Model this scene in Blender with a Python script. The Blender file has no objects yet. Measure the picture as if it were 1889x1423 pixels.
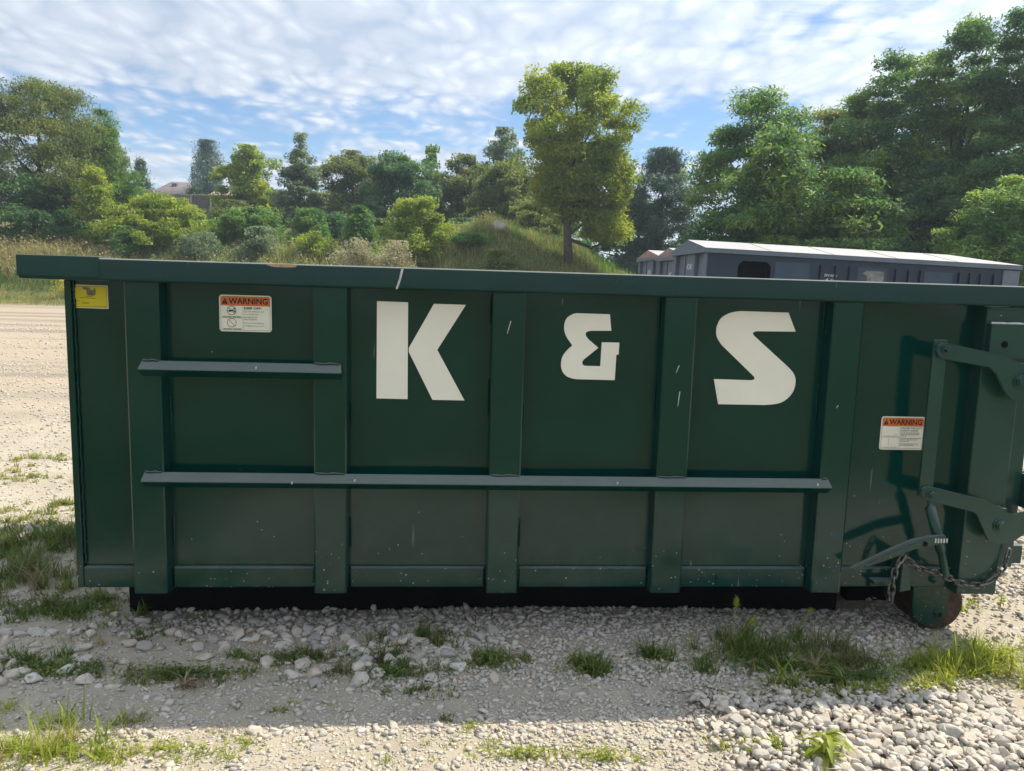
import bpy, bmesh, math, random
import numpy as np
from mathutils import Matrix, Vector

rng = np.random.default_rng(7)
random.seed(7)
SC = bpy.context.scene
COL = SC.collection

# ------------------------------------------------------------------ camera
EYE = 1.48
CAMP = np.array([0.0, -3.0, EYE])
CR = np.array([0.99692185, -0.07281997, 0.0290531])
CU = np.array([-0.01915864, 0.13306378, 0.99092229])
CF = np.array([0.07602484, 0.98842869, -0.13125905])
cam_d = bpy.data.cameras.new("camera")
cam_d.sensor_width = 36.0
cam_d.lens = 1421.0 / 1889.0 * 36.0
cam_d.clip_start = 0.05
cam_d.clip_end = 3000.0
cam = bpy.data.objects.new("camera", cam_d)
COL.objects.link(cam)
cam.matrix_world = Matrix(((CR[0], CU[0], -CF[0], CAMP[0]), (CR[1], CU[1], -CF[1], CAMP[1]),
                           (CR[2], CU[2], -CF[2], CAMP[2]), (0, 0, 0, 1)))
SC.camera = cam


def W(px, py, Y):
    """world point at world depth Y seen at photograph position (px, py)"""
    d = (px - 944.5) / 1421.0 * CR - (py - 711.5) / 1421.0 * CU + CF
    return CAMP + d * ((Y + 3.0) / d[1])


def G(px, py):
    d = (px - 944.5) / 1421.0 * CR - (py - 711.5) / 1421.0 * CU + CF
    return (CAMP + d * (-EYE / d[2]))[:2]


def project(p):
    q = np.asarray(p) - CAMP
    z = q @ CF
    return 944.5 + 1421 * (q @ CR) / z, 711.5 - 1421 * (q @ CU) / z, z


# ------------------------------------------------------------------ world, sun, exposure
SUN_DIR = Vector((0.97, 0.55, 1.53)).normalized()
SUN_EL = math.asin(SUN_DIR.z)
SUN_AZ = math.atan2(SUN_DIR.x, SUN_DIR.y)
world = bpy.data.worlds.new("World")
SC.world = world
world.use_nodes = True
wt = world.node_tree
wt.nodes.clear()


def N(t, typ, **kw):
    n = t.nodes.new(typ)
    for k, v in kw.items():
        setattr(n, k, v)
    return n


def math_node(t, op, a, b=None, c=None, clamp=False):
    n = N(t, "ShaderNodeMath", operation=op, use_clamp=clamp)
    for i, v in enumerate((a, b, c)):
        if v is None:
            continue
        if isinstance(v, (int, float)):
            n.inputs[i].default_value = v
        else:
            t.links.new(v, n.inputs[i])
    return n.outputs[0]


def ramp(t, fac, stops, interp="LINEAR"):
    n = N(t, "ShaderNodeValToRGB")
    cr = n.color_ramp
    cr.interpolation = interp
    while len(cr.elements) < len(stops):
        cr.elements.new(0.5)
    for e, (p, c) in zip(cr.elements, stops):
        e.position = p
        e.color = c if len(c) == 4 else (*c, 1)
    t.links.new(fac, n.inputs[0])
    return n.outputs[0]


def noise(t, vec, scale, detail=2.0, rough=0.5, dist=0.0):
    n = N(t, "ShaderNodeTexNoise")
    n.inputs["Scale"].default_value = scale
    n.inputs["Detail"].default_value = detail
    n.inputs["Roughness"].default_value = rough
    n.inputs["Distortion"].default_value = dist
    if vec is not None:
        t.links.new(vec, n.inputs["Vector"])
    return n.outputs["Fac"]


def mixc(t, fac, a, b, blend="MIX"):
    n = N(t, "ShaderNodeMix", data_type="RGBA", blend_type=blend)
    for sock, v in ((n.inputs[0], fac), (n.inputs[6], a), (n.inputs[7], b)):
        if isinstance(v, (int, float)):
            sock.default_value = v
        elif isinstance(v, tuple):
            sock.default_value = v if len(v) == 4 else (*v, 1)
        else:
            t.links.new(v, sock)
    return n.outputs[2]


def sstep(t, v, lo, hi):
    n = N(t, "ShaderNodeMapRange", interpolation_type="SMOOTHSTEP")
    n.inputs[1].default_value = lo
    n.inputs[2].default_value = hi
    t.links.new(v, n.inputs[0])
    return n.outputs[0]


def build_world():
    t = wt
    sky = N(t, "ShaderNodeTexSky", sky_type="NISHITA")
    sky.sun_disc = False
    sky.sun_elevation = SUN_EL
    sky.sun_rotation = SUN_AZ
    sky.air_density = 1.0
    sky.dust_density = 0.05
    sky.ozone_density = 5.0
    bg1 = N(t, "ShaderNodeBackground")
    bg1.inputs[1].default_value = 0.050
    t.links.new(sky.outputs[0], bg1.inputs[0])
    tc = N(t, "ShaderNodeTexCoord")
    sep = N(t, "ShaderNodeSeparateXYZ")
    t.links.new(tc.outputs["Generated"], sep.inputs[0])
    z = math_node(t, "MAXIMUM", sep.outputs[2], 0.0)
    zz = math_node(t, "ADD", z, 0.11)
    u = math_node(t, "DIVIDE", sep.outputs[0], zz)
    v = math_node(t, "DIVIDE", sep.outputs[1], zz)
    comb = N(t, "ShaderNodeCombineXYZ")
    t.links.new(u, comb.inputs[0])
    t.links.new(v, comb.inputs[1])
    P = comb.outputs[0]
    # an altocumulus layer: a broken sheet, rippled into small cells
    mp = N(t, "ShaderNodeMapping")
    mp.inputs["Location"].default_value = (3.1, 1.7, 0)
    mp.inputs["Rotation"].default_value = (0, 0, math.radians(-14))
    mp.inputs["Scale"].default_value = (0.8, 1.2, 1)
    t.links.new(P, mp.inputs[0])
    big = noise(t, mp.outputs[0], 0.9, 3, 0.5, 0.3)
    med = noise(t, mp.outputs[0], 2.9, 4, 0.6, 0.5)
    wn = N(t, "ShaderNodeTexNoise")
    wn.inputs["Scale"].default_value = 3.5
    wn.inputs["Detail"].default_value = 2.0
    t.links.new(P, wn.inputs["Vector"])
    wv = N(t, "ShaderNodeVectorMath", operation="MULTIPLY_ADD")
    wv.inputs[1].default_value = (0.18, 0.30, 0.0)
    t.links.new(wn.outputs["Color"], wv.inputs[0])
    t.links.new(P, wv.inputs[2])
    mp2 = N(t, "ShaderNodeMapping")
    mp2.inputs["Rotation"].default_value = (0, 0, math.radians(-24))
    mp2.inputs["Scale"].default_value = (1.0, 0.56, 1)
    t.links.new(wv.outputs[0], mp2.inputs[0])
    vo = N(t, "ShaderNodeTexVoronoi", feature="SMOOTH_F1")
    vo.inputs["Scale"].default_value = 14.0
    vo.inputs["Smoothness"].default_value = 0.3
    t.links.new(mp2.outputs[0], vo.inputs["Vector"])
    fine = noise(t, mp2.outputs[0], 24.0, 4, 0.65, 0.1)
    cell = math_node(t, "SUBTRACT", 1.0, math_node(t, "MULTIPLY", vo.outputs["Distance"], 1.25))
    cell = math_node(t, "ADD", math_node(t, "MULTIPLY", cell, 0.58), math_node(t, "MULTIPLY", fine, 0.42))
    # the sheet breaks open toward its far edge
    edge = math_node(t, "SUBTRACT", math_node(t, "MULTIPLY", sstep(t, v, 2.5, 3.05), 0.20), math_node(t, "MULTIPLY", sstep(t, v, 3.25, 3.9), 0.11))
    cov = math_node(t, "ADD", math_node(t, "MULTIPLY", big, 0.52), math_node(t, "MULTIPLY", med, 0.46))
    cov = math_node(t, "ADD", cov, math_node(t, "MULTIPLY", cell, 0.18))
    cov = math_node(t, "SUBTRACT", cov, edge)
    alpha = sstep(t, cov, 0.32, 0.52)
    alpha = math_node(t, "MULTIPLY", alpha, 0.94)
    shade = math_node(t, "ADD", math_node(t, "MULTIPLY", cell, 0.62), math_node(t, "MULTIPLY", med, 0.38))
    ccol = ramp(t, shade, [(0.28, (0.20, 0.235, 0.285)), (0.50, (0.26, 0.285, 0.325)), (0.68, (0.325, 0.345, 0.375)), (0.82, (0.39, 0.405, 0.43))])
    # thin cloud scatters sunlight forward: brighter around the sun
    dt = N(t, "ShaderNodeVectorMath", operation="DOT_PRODUCT")
    dt.inputs[1].default_value = SUN_DIR
    t.links.new(tc.outputs["Generated"], dt.inputs[0])
    au = math_node(t, "POWER", math_node(t, "MAXIMUM", dt.outputs["Value"], 0.0), 3.5)
    cstr = math_node(t, "ADD", 1.0, math_node(t, "MULTIPLY", au, 1.1))
    bg2 = N(t, "ShaderNodeBackground")
    t.links.new(cstr, bg2.inputs[1])
    t.links.new(ccol, bg2.inputs[0])
    mx = N(t, "ShaderNodeMixShader")
    t.links.new(alpha, mx.inputs[0])
    t.links.new(bg1.outputs[0], mx.inputs[1])
    t.links.new(bg2.outputs[0], mx.inputs[2])
    out = N(t, "ShaderNodeOutputWorld")
    t.links.new(mx.outputs[0], out.inputs[0])


build_world()
sun_d = bpy.data.lights.new("sun", "SUN")
sun_d.energy = 2.05
sun_d.angle = math.radians(0.6)
sun_d.color = (1.0, 0.905, 0.74)
sun = bpy.data.objects.new("sun", sun_d)
COL.objects.link(sun)
sun.rotation_euler = SUN_DIR.to_track_quat("Z", "Y").to_euler()
vs = SC.view_settings
vs.view_transform = "Standard"
vs.look = "None"
vs.exposure = 1.5
vs.gamma = 1.0
vs.use_curve_mapping = False
SC.cycles.max_bounces = 4
SC.cycles.diffuse_bounces = 2
SC.cycles.glossy_bounces = 2
SC.cycles.transmission_bounces = 2
SC.cycles.use_denoising = True
SC.cycles.caustics_reflective = False
SC.cycles.caustics_refractive = False


# ------------------------------------------------------------------ materials
def new_mat(name):
    m = bpy.data.materials.new(name)
    m.use_nodes = True
    t = m.node_tree
    b = t.nodes["Principled BSDF"]
    return m, t, b


def plain(name, col, rough=0.6, metal=0.0, spec=0.5, var=0.12, vscale=6.0):
    m, t, b = new_mat(name)
    geo = N(t, "ShaderNodeTexCoord")
    n = noise(t, geo.outputs["Object"], vscale, 5, 0.6)
    lo = tuple(c * (1 - var) for c in col)
    hi = tuple(min(1, c * (1 + var)) for c in col)
    c = ramp(t, n, [(0.3, lo), (0.7, hi)])
    t.links.new(c, b.inputs["Base Color"])
    b.inputs["Roughness"].default_value = rough
    b.inputs["Metallic"].default_value = metal
    b.inputs["Specular IOR Level"].default_value = spec
    return m


def paint(name, col, rough=0.2, chips=1.0, dust=1.0, wave=1.0, topdust=0.30):
    """gloss enamel on sheet steel with dust, chips and scratches"""
    m, t, b = new_mat(name)
    tc = N(t, "ShaderNodeTexCoord")
    geo = N(t, "ShaderNodeNewGeometry")
    pos = geo.outputs["Position"]
    sp = N(t, "ShaderNodeSeparateXYZ")
    t.links.new(pos, sp.inputs[0])
    z = sp.outputs[2]
    n1 = noise(t, pos, 3.0, 6, 0.6)
    base = ramp(t, n1, [(0.3, tuple(c * 0.85 for c in col)), (0.7, tuple(c * 1.12 for c in col))])
    # settled dust, heavier low on the sides
    n2 = noise(t, pos, 9.0, 8, 0.7)
    low = sstep(t, z, 0.75, 0.2)
    dm = math_node(t, "MULTIPLY", sstep(t, n2, 0.42, 0.75), math_node(t, "ADD", math_node(t, "MULTIPLY", low, 0.09), 0.003))
    nsp = N(t, "ShaderNodeSeparateXYZ")
    t.links.new(geo.outputs["Normal"], nsp.inputs[0])
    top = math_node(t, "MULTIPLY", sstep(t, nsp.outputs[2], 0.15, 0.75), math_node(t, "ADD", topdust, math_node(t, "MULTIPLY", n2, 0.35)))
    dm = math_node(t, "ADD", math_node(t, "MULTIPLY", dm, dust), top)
    c = mixc(t, dm, base, (0.27, 0.29, 0.27))
    # stone chips
    vor = N(t, "ShaderNodeTexVoronoi", feature="F1")
    vor.inputs["Scale"].default_value = 62.0
    t.links.new(pos, vor.inputs["Vector"])
    sc = N(t, "ShaderNodeSeparateColor")
    t.links.new(vor.outputs["Color"], sc.inputs[0])
    rad = math_node(t, "MULTIPLY", sc.outputs[0], 0.22)
    chip = math_node(t, "LESS_THAN", vor.outputs["Distance"], rad)
    keep = math_node(t, "GREATER_THAN", sc.outputs[1],
                     math_node(t, "SUBTRACT", 0.9985, math_node(t, "MULTIPLY", sstep(t, z, 0.55, 0.22), 0.22)))
    chip = math_node(t, "MULTIPLY", math_node(t, "MULTIPLY", chip, keep), 0.8 * chips)
    c = mixc(t, chip, c, (0.42, 0.42, 0.38))
    # scratches
    mp = N(t, "ShaderNodeMapping")
    mp.inputs["Rotation"].default_value = (0, math.radians(20), 0)
    mp.inputs["Scale"].default_value = (42, 42, 3.5)
    t.links.new(pos, mp.inputs[0])
    sn = noise(t, mp.outputs[0], 1.0, 2, 0.5, 0.4)
    sm = noise(t, pos, 1.9, 2, 0.5)
    scr = math_node(t, "MULTIPLY", sstep(t, sn, 0.735, 0.77), sstep(t, sm, 0.52, 0.62))
    c = mixc(t, math_node(t, "MULTIPLY", scr, 0.35 * chips), c, (0.28, 0.32, 0.29))
    t.links.new(c, b.inputs["Base Color"])
    r = math_node(t, "ADD", rough, math_node(t, "MULTIPLY", n2, 0.07))
    r = math_node(t, "ADD", r, math_node(t, "MULTIPLY", dm, 1.2))
    t.links.new(r, b.inputs["Roughness"])
    b.inputs["Specular IOR Level"].default_value = 0.42
    bp = N(t, "ShaderNodeBump")
    bp.inputs["Strength"].default_value = 0.25
    bp.inputs["Distance"].default_value = 0.006 * wave
    t.links.new(noise(t, pos, 2.2, 3, 0.4), bp.inputs["Height"])
    bp2 = N(t, "ShaderNodeBump")
    bp2.inputs["Strength"].default_value = 0.12
    bp2.inputs["Distance"].default_value = 0.002
    t.links.new(noise(t, pos, 160.0, 2, 0.5), bp2.inputs["Height"])
    t.links.new(bp.outputs[0], bp2.inputs["Normal"])
    t.links.new(bp2.outputs[0], b.inputs["Normal"])
    return m


def foliage(name, cols, trans=0.42, rough=0.5, spec=0.35, nscale=0.6):
    """leaf colour varies leaf by leaf and sprig by sprig"""
    m, t, b = new_mat(name)
    geo = N(t, "ShaderNodeNewGeometry")
    r = geo.outputs["Random Per Island"]
    n = noise(t, geo.outputs["Position"], nscale, 3, 0.6)
    f = math_node(t, "ADD", math_node(t, "MULTIPLY", r, 0.5), math_node(t, "MULTIPLY", sstep(t, n, 0.3, 0.7), 0.5))
    k = len(cols)
    c = ramp(t, f, [((i + 0.3) / (k - 0.4), cols[i]) for i in range(k)])
    t.links.new(c, b.inputs["Base Color"])
    b.inputs["Roughness"].default_value = rough
    b.inputs["Specular IOR Level"].default_value = spec
    tr = N(t, "ShaderNodeBsdfTranslucent")
    hs = N(t, "ShaderNodeHueSaturation")
    hs.inputs["Hue"].default_value = 0.497
    hs.inputs["Saturation"].default_value = 1.1
    hs.inputs["Value"].default_value = 2.1
    t.links.new(c, hs.inputs["Color"])
    t.links.new(hs.outputs[0], tr.inputs[0])
    mx = N(t, "ShaderNodeMixShader")
    mx.inputs[0].default_value = trans
    t.links.new(b.outputs[0], mx.inputs[1])
    t.links.new(tr.outputs[0], mx.inputs[2])
    t.links.new(mx.outputs[0], t.nodes["Material Output"].inputs[0])
    return m


M = {}
M["green"] = paint("green_enamel", (0.0018, 0.036, 0.029), 0.04, dust=0.6)
M["green_rim"] = paint("green_enamel_chalk_glint", (0.003, 0.035, 0.033), 0.06, topdust=0.7)  # chalky wear, top faces paled further to paint in the sunlit edge line
M["green_arm"] = paint("green_enamel_worn", (0.014, 0.052, 0.042), 0.20, chips=0.8, dust=0.5)
M["navy"] = paint("navy_enamel", (0.010, 0.023, 0.047), 0.35, chips=0.15, dust=0.4)
M["bluegrey"] = paint("blue_grey_enamel", (0.11, 0.145, 0.19), 0.45, chips=0.1, dust=0.5)
M["roofmetal"] = plain("pale_roof_sheet", (0.42, 0.41, 0.41), 0.45, 0.0, 0.5, 0.06, 1.5)
M["rustroof"] = plain("rusty_gable_sheet", (0.26, 0.19, 0.16), 0.8, 0, 0.3, 0.35, 5)
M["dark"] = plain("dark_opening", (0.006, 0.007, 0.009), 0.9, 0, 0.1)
M["decal_blue"] = plain("faded_blue_decal", (0.02, 0.046, 0.08), 0.4, 0, 0.5, 0.2, 3)
M["decal_tan"] = plain("faded_tan_decal", (0.17, 0.18, 0.17), 0.6, 0, 0.5, 0.4, 9)
M["vinyl"] = plain("cream_white_vinyl", (0.84, 0.81, 0.71), 0.38, 0, 0.5, 0.03, 8)
M["white_ink"] = plain("white_lettering", (0.6, 0.61, 0.62), 0.6, 0, 0.3, 0.15, 30)
M["sticker"] = plain("sticker_white", (0.80, 0.77, 0.65), 0.4, 0, 0.4, 0.04, 20)
M["orange"] = plain("sticker_orange", (0.62, 0.15, 0.035), 0.4, 0, 0.4, 0.08, 20)
M["ink"] = plain("black_ink", (0.012, 0.010, 0.010), 0.5, 0, 0.3)
M["greyink"] = plain("grey_ink", (0.20, 0.20, 0.18), 0.6, 0, 0.3)
M["yellow"] = plain("sticker_yellow", (0.60, 0.50, 0.012), 0.4, 0, 0.4, 0.06, 20)
M["beast"] = plain("emblem_grey", (0.16, 0.13, 0.10), 0.5, 0, 0.3, 0.4, 120)
M["scrape"] = plain("scraped_metal", (0.55, 0.55, 0.52), 0.5, 0.2, 0.5, 0.3, 60)
M["tan_scrape"] = plain("worn_tan_edge", (0.45, 0.31, 0.18), 0.8, 0, 0.3, 0.3, 60)
M["bark"] = plain("bark", (0.085, 0.068, 0.052), 0.9, 0, 0.2, 0.4, 9)
M["house_wall"] = plain("house_siding", (0.30, 0.26, 0.22), 0.8, 0, 0.3, 0.1, 2)
M["house_roof"] = plain("house_shingles", (0.17, 0.15, 0.15), 0.9, 0, 0.2, 0.2, 3)
M["block"] = plain("retaining_blocks", (0.42, 0.37, 0.30), 0.9, 0, 0.2, 0.2, 3)
M["fence"] = plain("weathered_boards", (0.22, 0.19, 0.17), 0.9, 0, 0.2, 0.25, 4)
M["shed_roof"] = plain("shed_roof_sheet", (0.46, 0.36, 0.31), 0.8, 0, 0.2, 0.15, 3)
M["gap_shade"] = plain("black_gap_shade", (0.006, 0.006, 0.0065), 0.9, 0, 0.15, 0.3, 8)  # colour of the added bars: shade under the dumpster put in as black
M["interior"] = plain("scuffed_steel_floor", (0.10, 0.075, 0.06), 0.8, 0.2, 0.3, 0.4, 6)


def rust_mat():
    m, t, b = new_mat("rusty_roller_steel")
    geo = N(t, "ShaderNodeNewGeometry")
    n = noise(t, geo.outputs["Position"], 22, 7, 0.65)
    c = ramp(t, n, [(0.3, (0.022, 0.016, 0.013)), (0.5, (0.055, 0.03, 0.02)), (0.72, (0.15, 0.07, 0.04))])
    t.links.new(c, b.inputs["Base Color"])
    b.inputs["Roughness"].default_value = 0.8
    bp = N(t, "ShaderNodeBump")
    bp.inputs["Strength"].default_value = 0.5
    bp.inputs["Distance"].default_value = 0.004
    t.links.new(n, bp.inputs["Height"])
    t.links.new(bp.outputs[0], b.inputs["Normal"])
    return m


def chain_mat():
    m, t, b = new_mat("worn_chain_steel")
    geo = N(t, "ShaderNodeNewGeometry")
    n = noise(t, geo.outputs["Position"], 60, 5, 0.6)
    c = ramp(t, n, [(0.35, (0.035, 0.04, 0.037)), (0.52, (0.13, 0.13, 0.12)), (0.7, (0.32, 0.31, 0.29))])
    t.links.new(c, b.inputs["Base Color"])
    b.inputs["Roughness"].default_value = 0.42
    b.inputs["Metallic"].default_value = 0.55
    return m


def stone_mat():
    m, t, b = new_mat("limestone")
    geo = N(t, "ShaderNodeNewGeometry")
    oi = N(t, "ShaderNodeObjectInfo")
    r = math_node(t, "FRACT", math_node(t, "ADD", geo.outputs["Random Per Island"], oi.outputs["Random"]))
    c = ramp(t, r, [(0.0, (0.36, 0.345, 0.32)), (0.25, (0.50, 0.465, 0.41)), (0.6, (0.62, 0.565, 0.475)), (0.85, (0.57, 0.475, 0.39)),
                    (1.0, (0.66, 0.64, 0.60))])
    n = noise(t, geo.outputs["Position"], 55, 6, 0.65)
    c2 = mixc(t, math_node(t, "MULTIPLY", sstep(t, n, 0.35, 0.7), 0.45), c, (0.42, 0.38, 0.31))
    t.links.new(c2, b.inputs["Base Color"])
    b.inputs["Roughness"].default_value = 0.9
    b.inputs["Specular IOR Level"].default_value = 0.25
    bp = N(t, "ShaderNodeBump")
    bp.inputs["Strength"].default_value = 0.55
    bp.inputs["Distance"].default_value = 0.004
    t.links.new(noise(t, geo.outputs["Position"], 120, 5, 0.65), bp.inputs["Height"])
    t.links.new(bp.outputs[0], b.inputs["Normal"])
    return m


def ground_mat():
    m, t, b = new_mat("gravel_and_soil")
    geo = N(t, "ShaderNodeNewGeometry")
    pos = geo.outputs["Position"]
    at = N(t, "ShaderNodeAttribute", attribute_name="field")
    sp = N(t, "ShaderNodeSeparateXYZ")
    t.links.new(pos, sp.inputs[0])
    n1 = noise(t, pos, 2.3, 7, 0.62)
    n2 = noise(t, pos, 28, 6, 0.7)
    dirt = ramp(t, n1, [(0.3, (0.36, 0.31, 0.235)), (0.5, (0.45, 0.395, 0.31)), (0.72, (0.54, 0.48, 0.385))])
    dirt = mixc(t, math_node(t, "MULTIPLY", n2, 0.5), dirt, (0.31, 0.275, 0.215))
    # crushed stone bedded in the dirt
    vor = N(t, "ShaderNodeTexVoronoi", feature="F1")
    vor.inputs["Scale"].default_value = 60
    vor.inputs["Randomness"].default_value = 1
    t.links.new(pos, vor.inputs["Vector"])
    vor2 = N(t, "ShaderNodeTexVoronoi", feature="F1")
    vor2.inputs["Scale"].default_value = 19
    t.links.new(pos, vor2.inputs["Vector"])
    vc = N(t, "ShaderNodeSeparateColor")
    t.links.new(vor.outputs["Color"], vc.inputs[0])
    vc2 = N(t, "ShaderNodeSeparateColor")
    t.links.new(vor2.outputs["Color"], vc2.inputs[0])
    chip = ramp(t, vc.outputs[0], [(0, (0.38, 0.35, 0.30)), (0.5, (0.50, 0.455, 0.38)), (1, (0.60, 0.555, 0.475))])
    k1 = math_node(t, "MULTIPLY", sstep(t, vor.outputs["Distance"], 0.5, 0.3), math_node(t, "GREATER_THAN", vc.outputs[1], 0.42))
    chip2 = ramp(t, vc2.outputs[0], [(0, (0.40, 0.37, 0.33)), (1, (0.56, 0.52, 0.45))])
    k2 = math_node(t, "MULTIPLY", sstep(t, vor2.outputs["Distance"], 0.45, 0.33), math_node(t, "GREATER_THAN", vc2.outputs[1], 0.86))
    lot = mixc(t, k1, dirt, chip)
    lot = mixc(t, k2, lot, chip2)
    # wheel tracks along the far lot
    wv = N(t, "ShaderNodeMapping")
    wv.inputs["Scale"].default_value = (0.06, 0.9, 1)
    wv.inputs["Rotation"].default_value = (0, 0, math.radians(4))
    t.links.new(pos, wv.inputs[0])
    tr = noise(t, wv.outputs[0], 1.0, 3, 0.5)
    far = sstep(t, sp.outputs[1], 3.0, 7.0)
    lot = mixc(t, math_node(t, "MULTIPLY", far, sstep(t, tr, 0.42, 0.62)), lot, (0.47, 0.40, 0.31))
    lot = mixc(t, math_node(t, "MULTIPLY", far, math_node(t, "MULTIPLY", sstep(t, tr, 0.53, 0.40), 0.8)), lot, mixc(t, n2, (0.20, 0.175, 0.15), (0.38, 0.33, 0.27)))
    lot = mixc(t, math_node(t, "MULTIPLY", far, 0.55), lot, (0.78, 0.74, 0.70), "MULTIPLY")
    soil = ramp(t, noise(t, pos, 0.7, 6, 0.65), [(0.3, (0.09, 0.10, 0.035)), (0.55, (0.16, 0.15, 0.06)), (0.75, (0.24, 0.20, 0.10))])
    c = mixc(t, at.outputs["Fac"], lot, soil)
    t.links.new(c, b.inputs["Base Color"])
    b.inputs["Roughness"].default_value = 0.95
    b.inputs["Specular IOR Level"].default_value = 0.15
    h = math_node(t, "ADD", math_node(t, "MULTIPLY", k1, 0.5), math_node(t, "MULTIPLY", k2, 1.0))
    h = math_node(t, "ADD", h, math_node(t, "MULTIPLY", n2, 1.0))
    bp = N(t, "ShaderNodeBump")
    bp.inputs["Strength"].default_value = 0.8
    bp.inputs["Distance"].default_value = 0.008
    t.links.new(h, bp.inputs["Height"])
    t.links.new(bp.outputs[0], b.inputs["Normal"])
    return m


M["rust"] = rust_mat()
M["chain"] = chain_mat()
M["stone"] = stone_mat()
M["ground"] = ground_mat()
M["leaf_olive"] = foliage("olive_leaves", [(0.07, 0.105, 0.028), (0.13, 0.165, 0.045), (0.22, 0.24, 0.075)])
M["leaf_mid"] = foliage("mid_green_leaves", [(0.055, 0.125, 0.03), (0.1, 0.19, 0.045), (0.2, 0.28, 0.07)])
M["leaf_dark"] = foliage("dark_green_leaves", [(0.038, 0.095, 0.038), (0.075, 0.15, 0.055), (0.15, 0.23, 0.075)])
M["leaf_yellow"] = foliage("yellow_green_leaves", [(0.11, 0.175, 0.025), (0.2, 0.27, 0.045), (0.34, 0.37, 0.07)], 0.4)
M["leaf_maple"] = foliage("maple_leaves", [(0.1, 0.16, 0.03), (0.2, 0.26, 0.045), (0.36, 0.38, 0.06)], 0.42, nscale=0.35)
M["leaf_blue"] = foliage("blue_grey_needles", [(0.07, 0.115, 0.10), (0.13, 0.19, 0.165), (0.22, 0.29, 0.25)], 0.2)
M["leaf_spruce"] = foliage("spruce_needles", [(0.035, 0.08, 0.055), (0.07, 0.13, 0.085), (0.13, 0.19, 0.12)], 0.15)
M["leaf_lane"] = foliage("walnut_leaves", [(0.055, 0.125, 0.04), (0.1, 0.19, 0.055), (0.24, 0.31, 0.07)], 0.38, nscale=0.4)
M["leaf_grey"] = foliage("grey_green_leaves", [(0.08, 0.125, 0.07), (0.14, 0.19, 0.105), (0.22, 0.26, 0.15)])
M["leaf_pale"] = foliage("pale_seed_heads", [(0.22, 0.21, 0.11), (0.34, 0.32, 0.19), (0.48, 0.46, 0.33)], 0.3)
M["dry"] = foliage("dry_grass", [(0.2, 0.17, 0.075), (0.31, 0.26, 0.12), (0.41, 0.34, 0.18)], 0.3)
M["fieldgrass"] = foliage("field_grass", [(0.12, 0.16, 0.04), (0.23, 0.25, 0.07), (0.36, 0.33, 0.13)], 0.35)
M["grass"] = foliage("yard_grass", [(0.20, 0.17, 0.085), (0.08, 0.13, 0.03), (0.15, 0.205, 0.05), (0.26, 0.28, 0.1)], 0.4, nscale=3)
M["grass_bright"] = foliage("fresh_grass", [(0.14, 0.2, 0.03), (0.26, 0.31, 0.05), (0.38, 0.38, 0.11)], 0.45, nscale=3)
M["straw"] = foliage("straw_stems", [(0.20, 0.16, 0.09), (0.33, 0.27, 0.15), (0.42, 0.36, 0.22)], 0.2, nscale=3)


# ------------------------------------------------------------------ helpers
def mesh_np(name, verts, faces, smooth=False):
    """faces: int array (n,3) or (n,4), or a list of them"""
    verts = np.asarray(verts, np.float32)
    fl = faces if isinstance(faces, list) else [faces]
    fl = [np.asarray(f, np.int32) for f in fl if len(f)]
    me = bpy.data.meshes.new(name)
    me.vertices.add(len(verts))
    me.vertices.foreach_set("co", verts.ravel())
    idx = np.concatenate([f.ravel() for f in fl])
    tot = np.concatenate([np.full(len(f), f.shape[1], np.int32) for f in fl])
    st = np.concatenate([[0], np.cumsum(tot)[:-1]]).astype(np.int32)
    me.loops.add(len(idx))
    me.loops.foreach_set("vertex_index", idx)
    me.polygons.add(len(tot))
    me.polygons.foreach_set("loop_start", st)
    me.polygons.foreach_set("loop_total", tot)
    if smooth:
        me.polygons.foreach_set("use_smooth", np.ones(len(tot), bool))
    me.update(calc_edges=True)
    return me


def obj(name, me, mat, parent=None):
    o = bpy.data.objects.new(name, me)
    COL.objects.link(o)
    if mat is not None and not me.materials:
        me.materials.append(mat)
    if parent is not None:
        o.parent = parent
        if parent.type == "EMPTY" and "world_parts" in parent:
            o.matrix_parent_inverse = Matrix.Translation(-parent.location)
    return o


def tag(o, label=None, cat=None, group=None, kind=None):
    if label:
        o["label"] = label
    if cat:
        o["category"] = cat
    if group:
        o["group"] = group
    if kind:
        o["kind"] = kind
    return o


def empty(name, loc, rot=(0, 0, 0), world_parts=False):
    e = bpy.data.objects.new(name, None)
    e.empty_display_size = 0.1
    COL.objects.link(e)
    e.location = loc
    e.rotation_euler = rot
    if world_parts:
        e["world_parts"] = 1
    return e


def bm_mesh(name, bm, smooth=False):
    me = bpy.data.meshes.new(name)
    bmesh.ops.recalc_face_normals(bm, faces=bm.faces[:])
    bm.to_mesh(me)
    bm.free()
    if smooth:
        me.polygons.foreach_set("use_smooth", np.ones(len(me.polygons), bool))
    return me


def bm_box(bm, x0, x1, y0, y1, z0, z1):
    v = [bm.verts.new(p) for p in ((x0, y0, z0), (x1, y0, z0), (x1, y1, z0), (x0, y1, z0),
                                   (x0, y0, z1), (x1, y0, z1), (x1, y1, z1), (x0, y1, z1))]
    for f in ((0, 1, 5, 4), (1, 2, 6, 5), (2, 3, 7, 6), (3, 0, 4, 7), (4, 5, 6, 7), (3, 2, 1, 0)):
        bm.faces.new([v[i] for i in f])


def box(name, x0, x1, y0, y1, z0, z1, mat, parent=None, bev=0.004, seg=2):
    bm = bmesh.new()
    bm_box(bm, x0, x1, y0, y1, z0, z1)
    if bev:
        bmesh.ops.bevel(bm, geom=bm.edges[:], offset=bev, segments=seg, affect="EDGES", profile=0.6)
    return obj(name, bm_mesh(name, bm), mat, parent)


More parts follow.
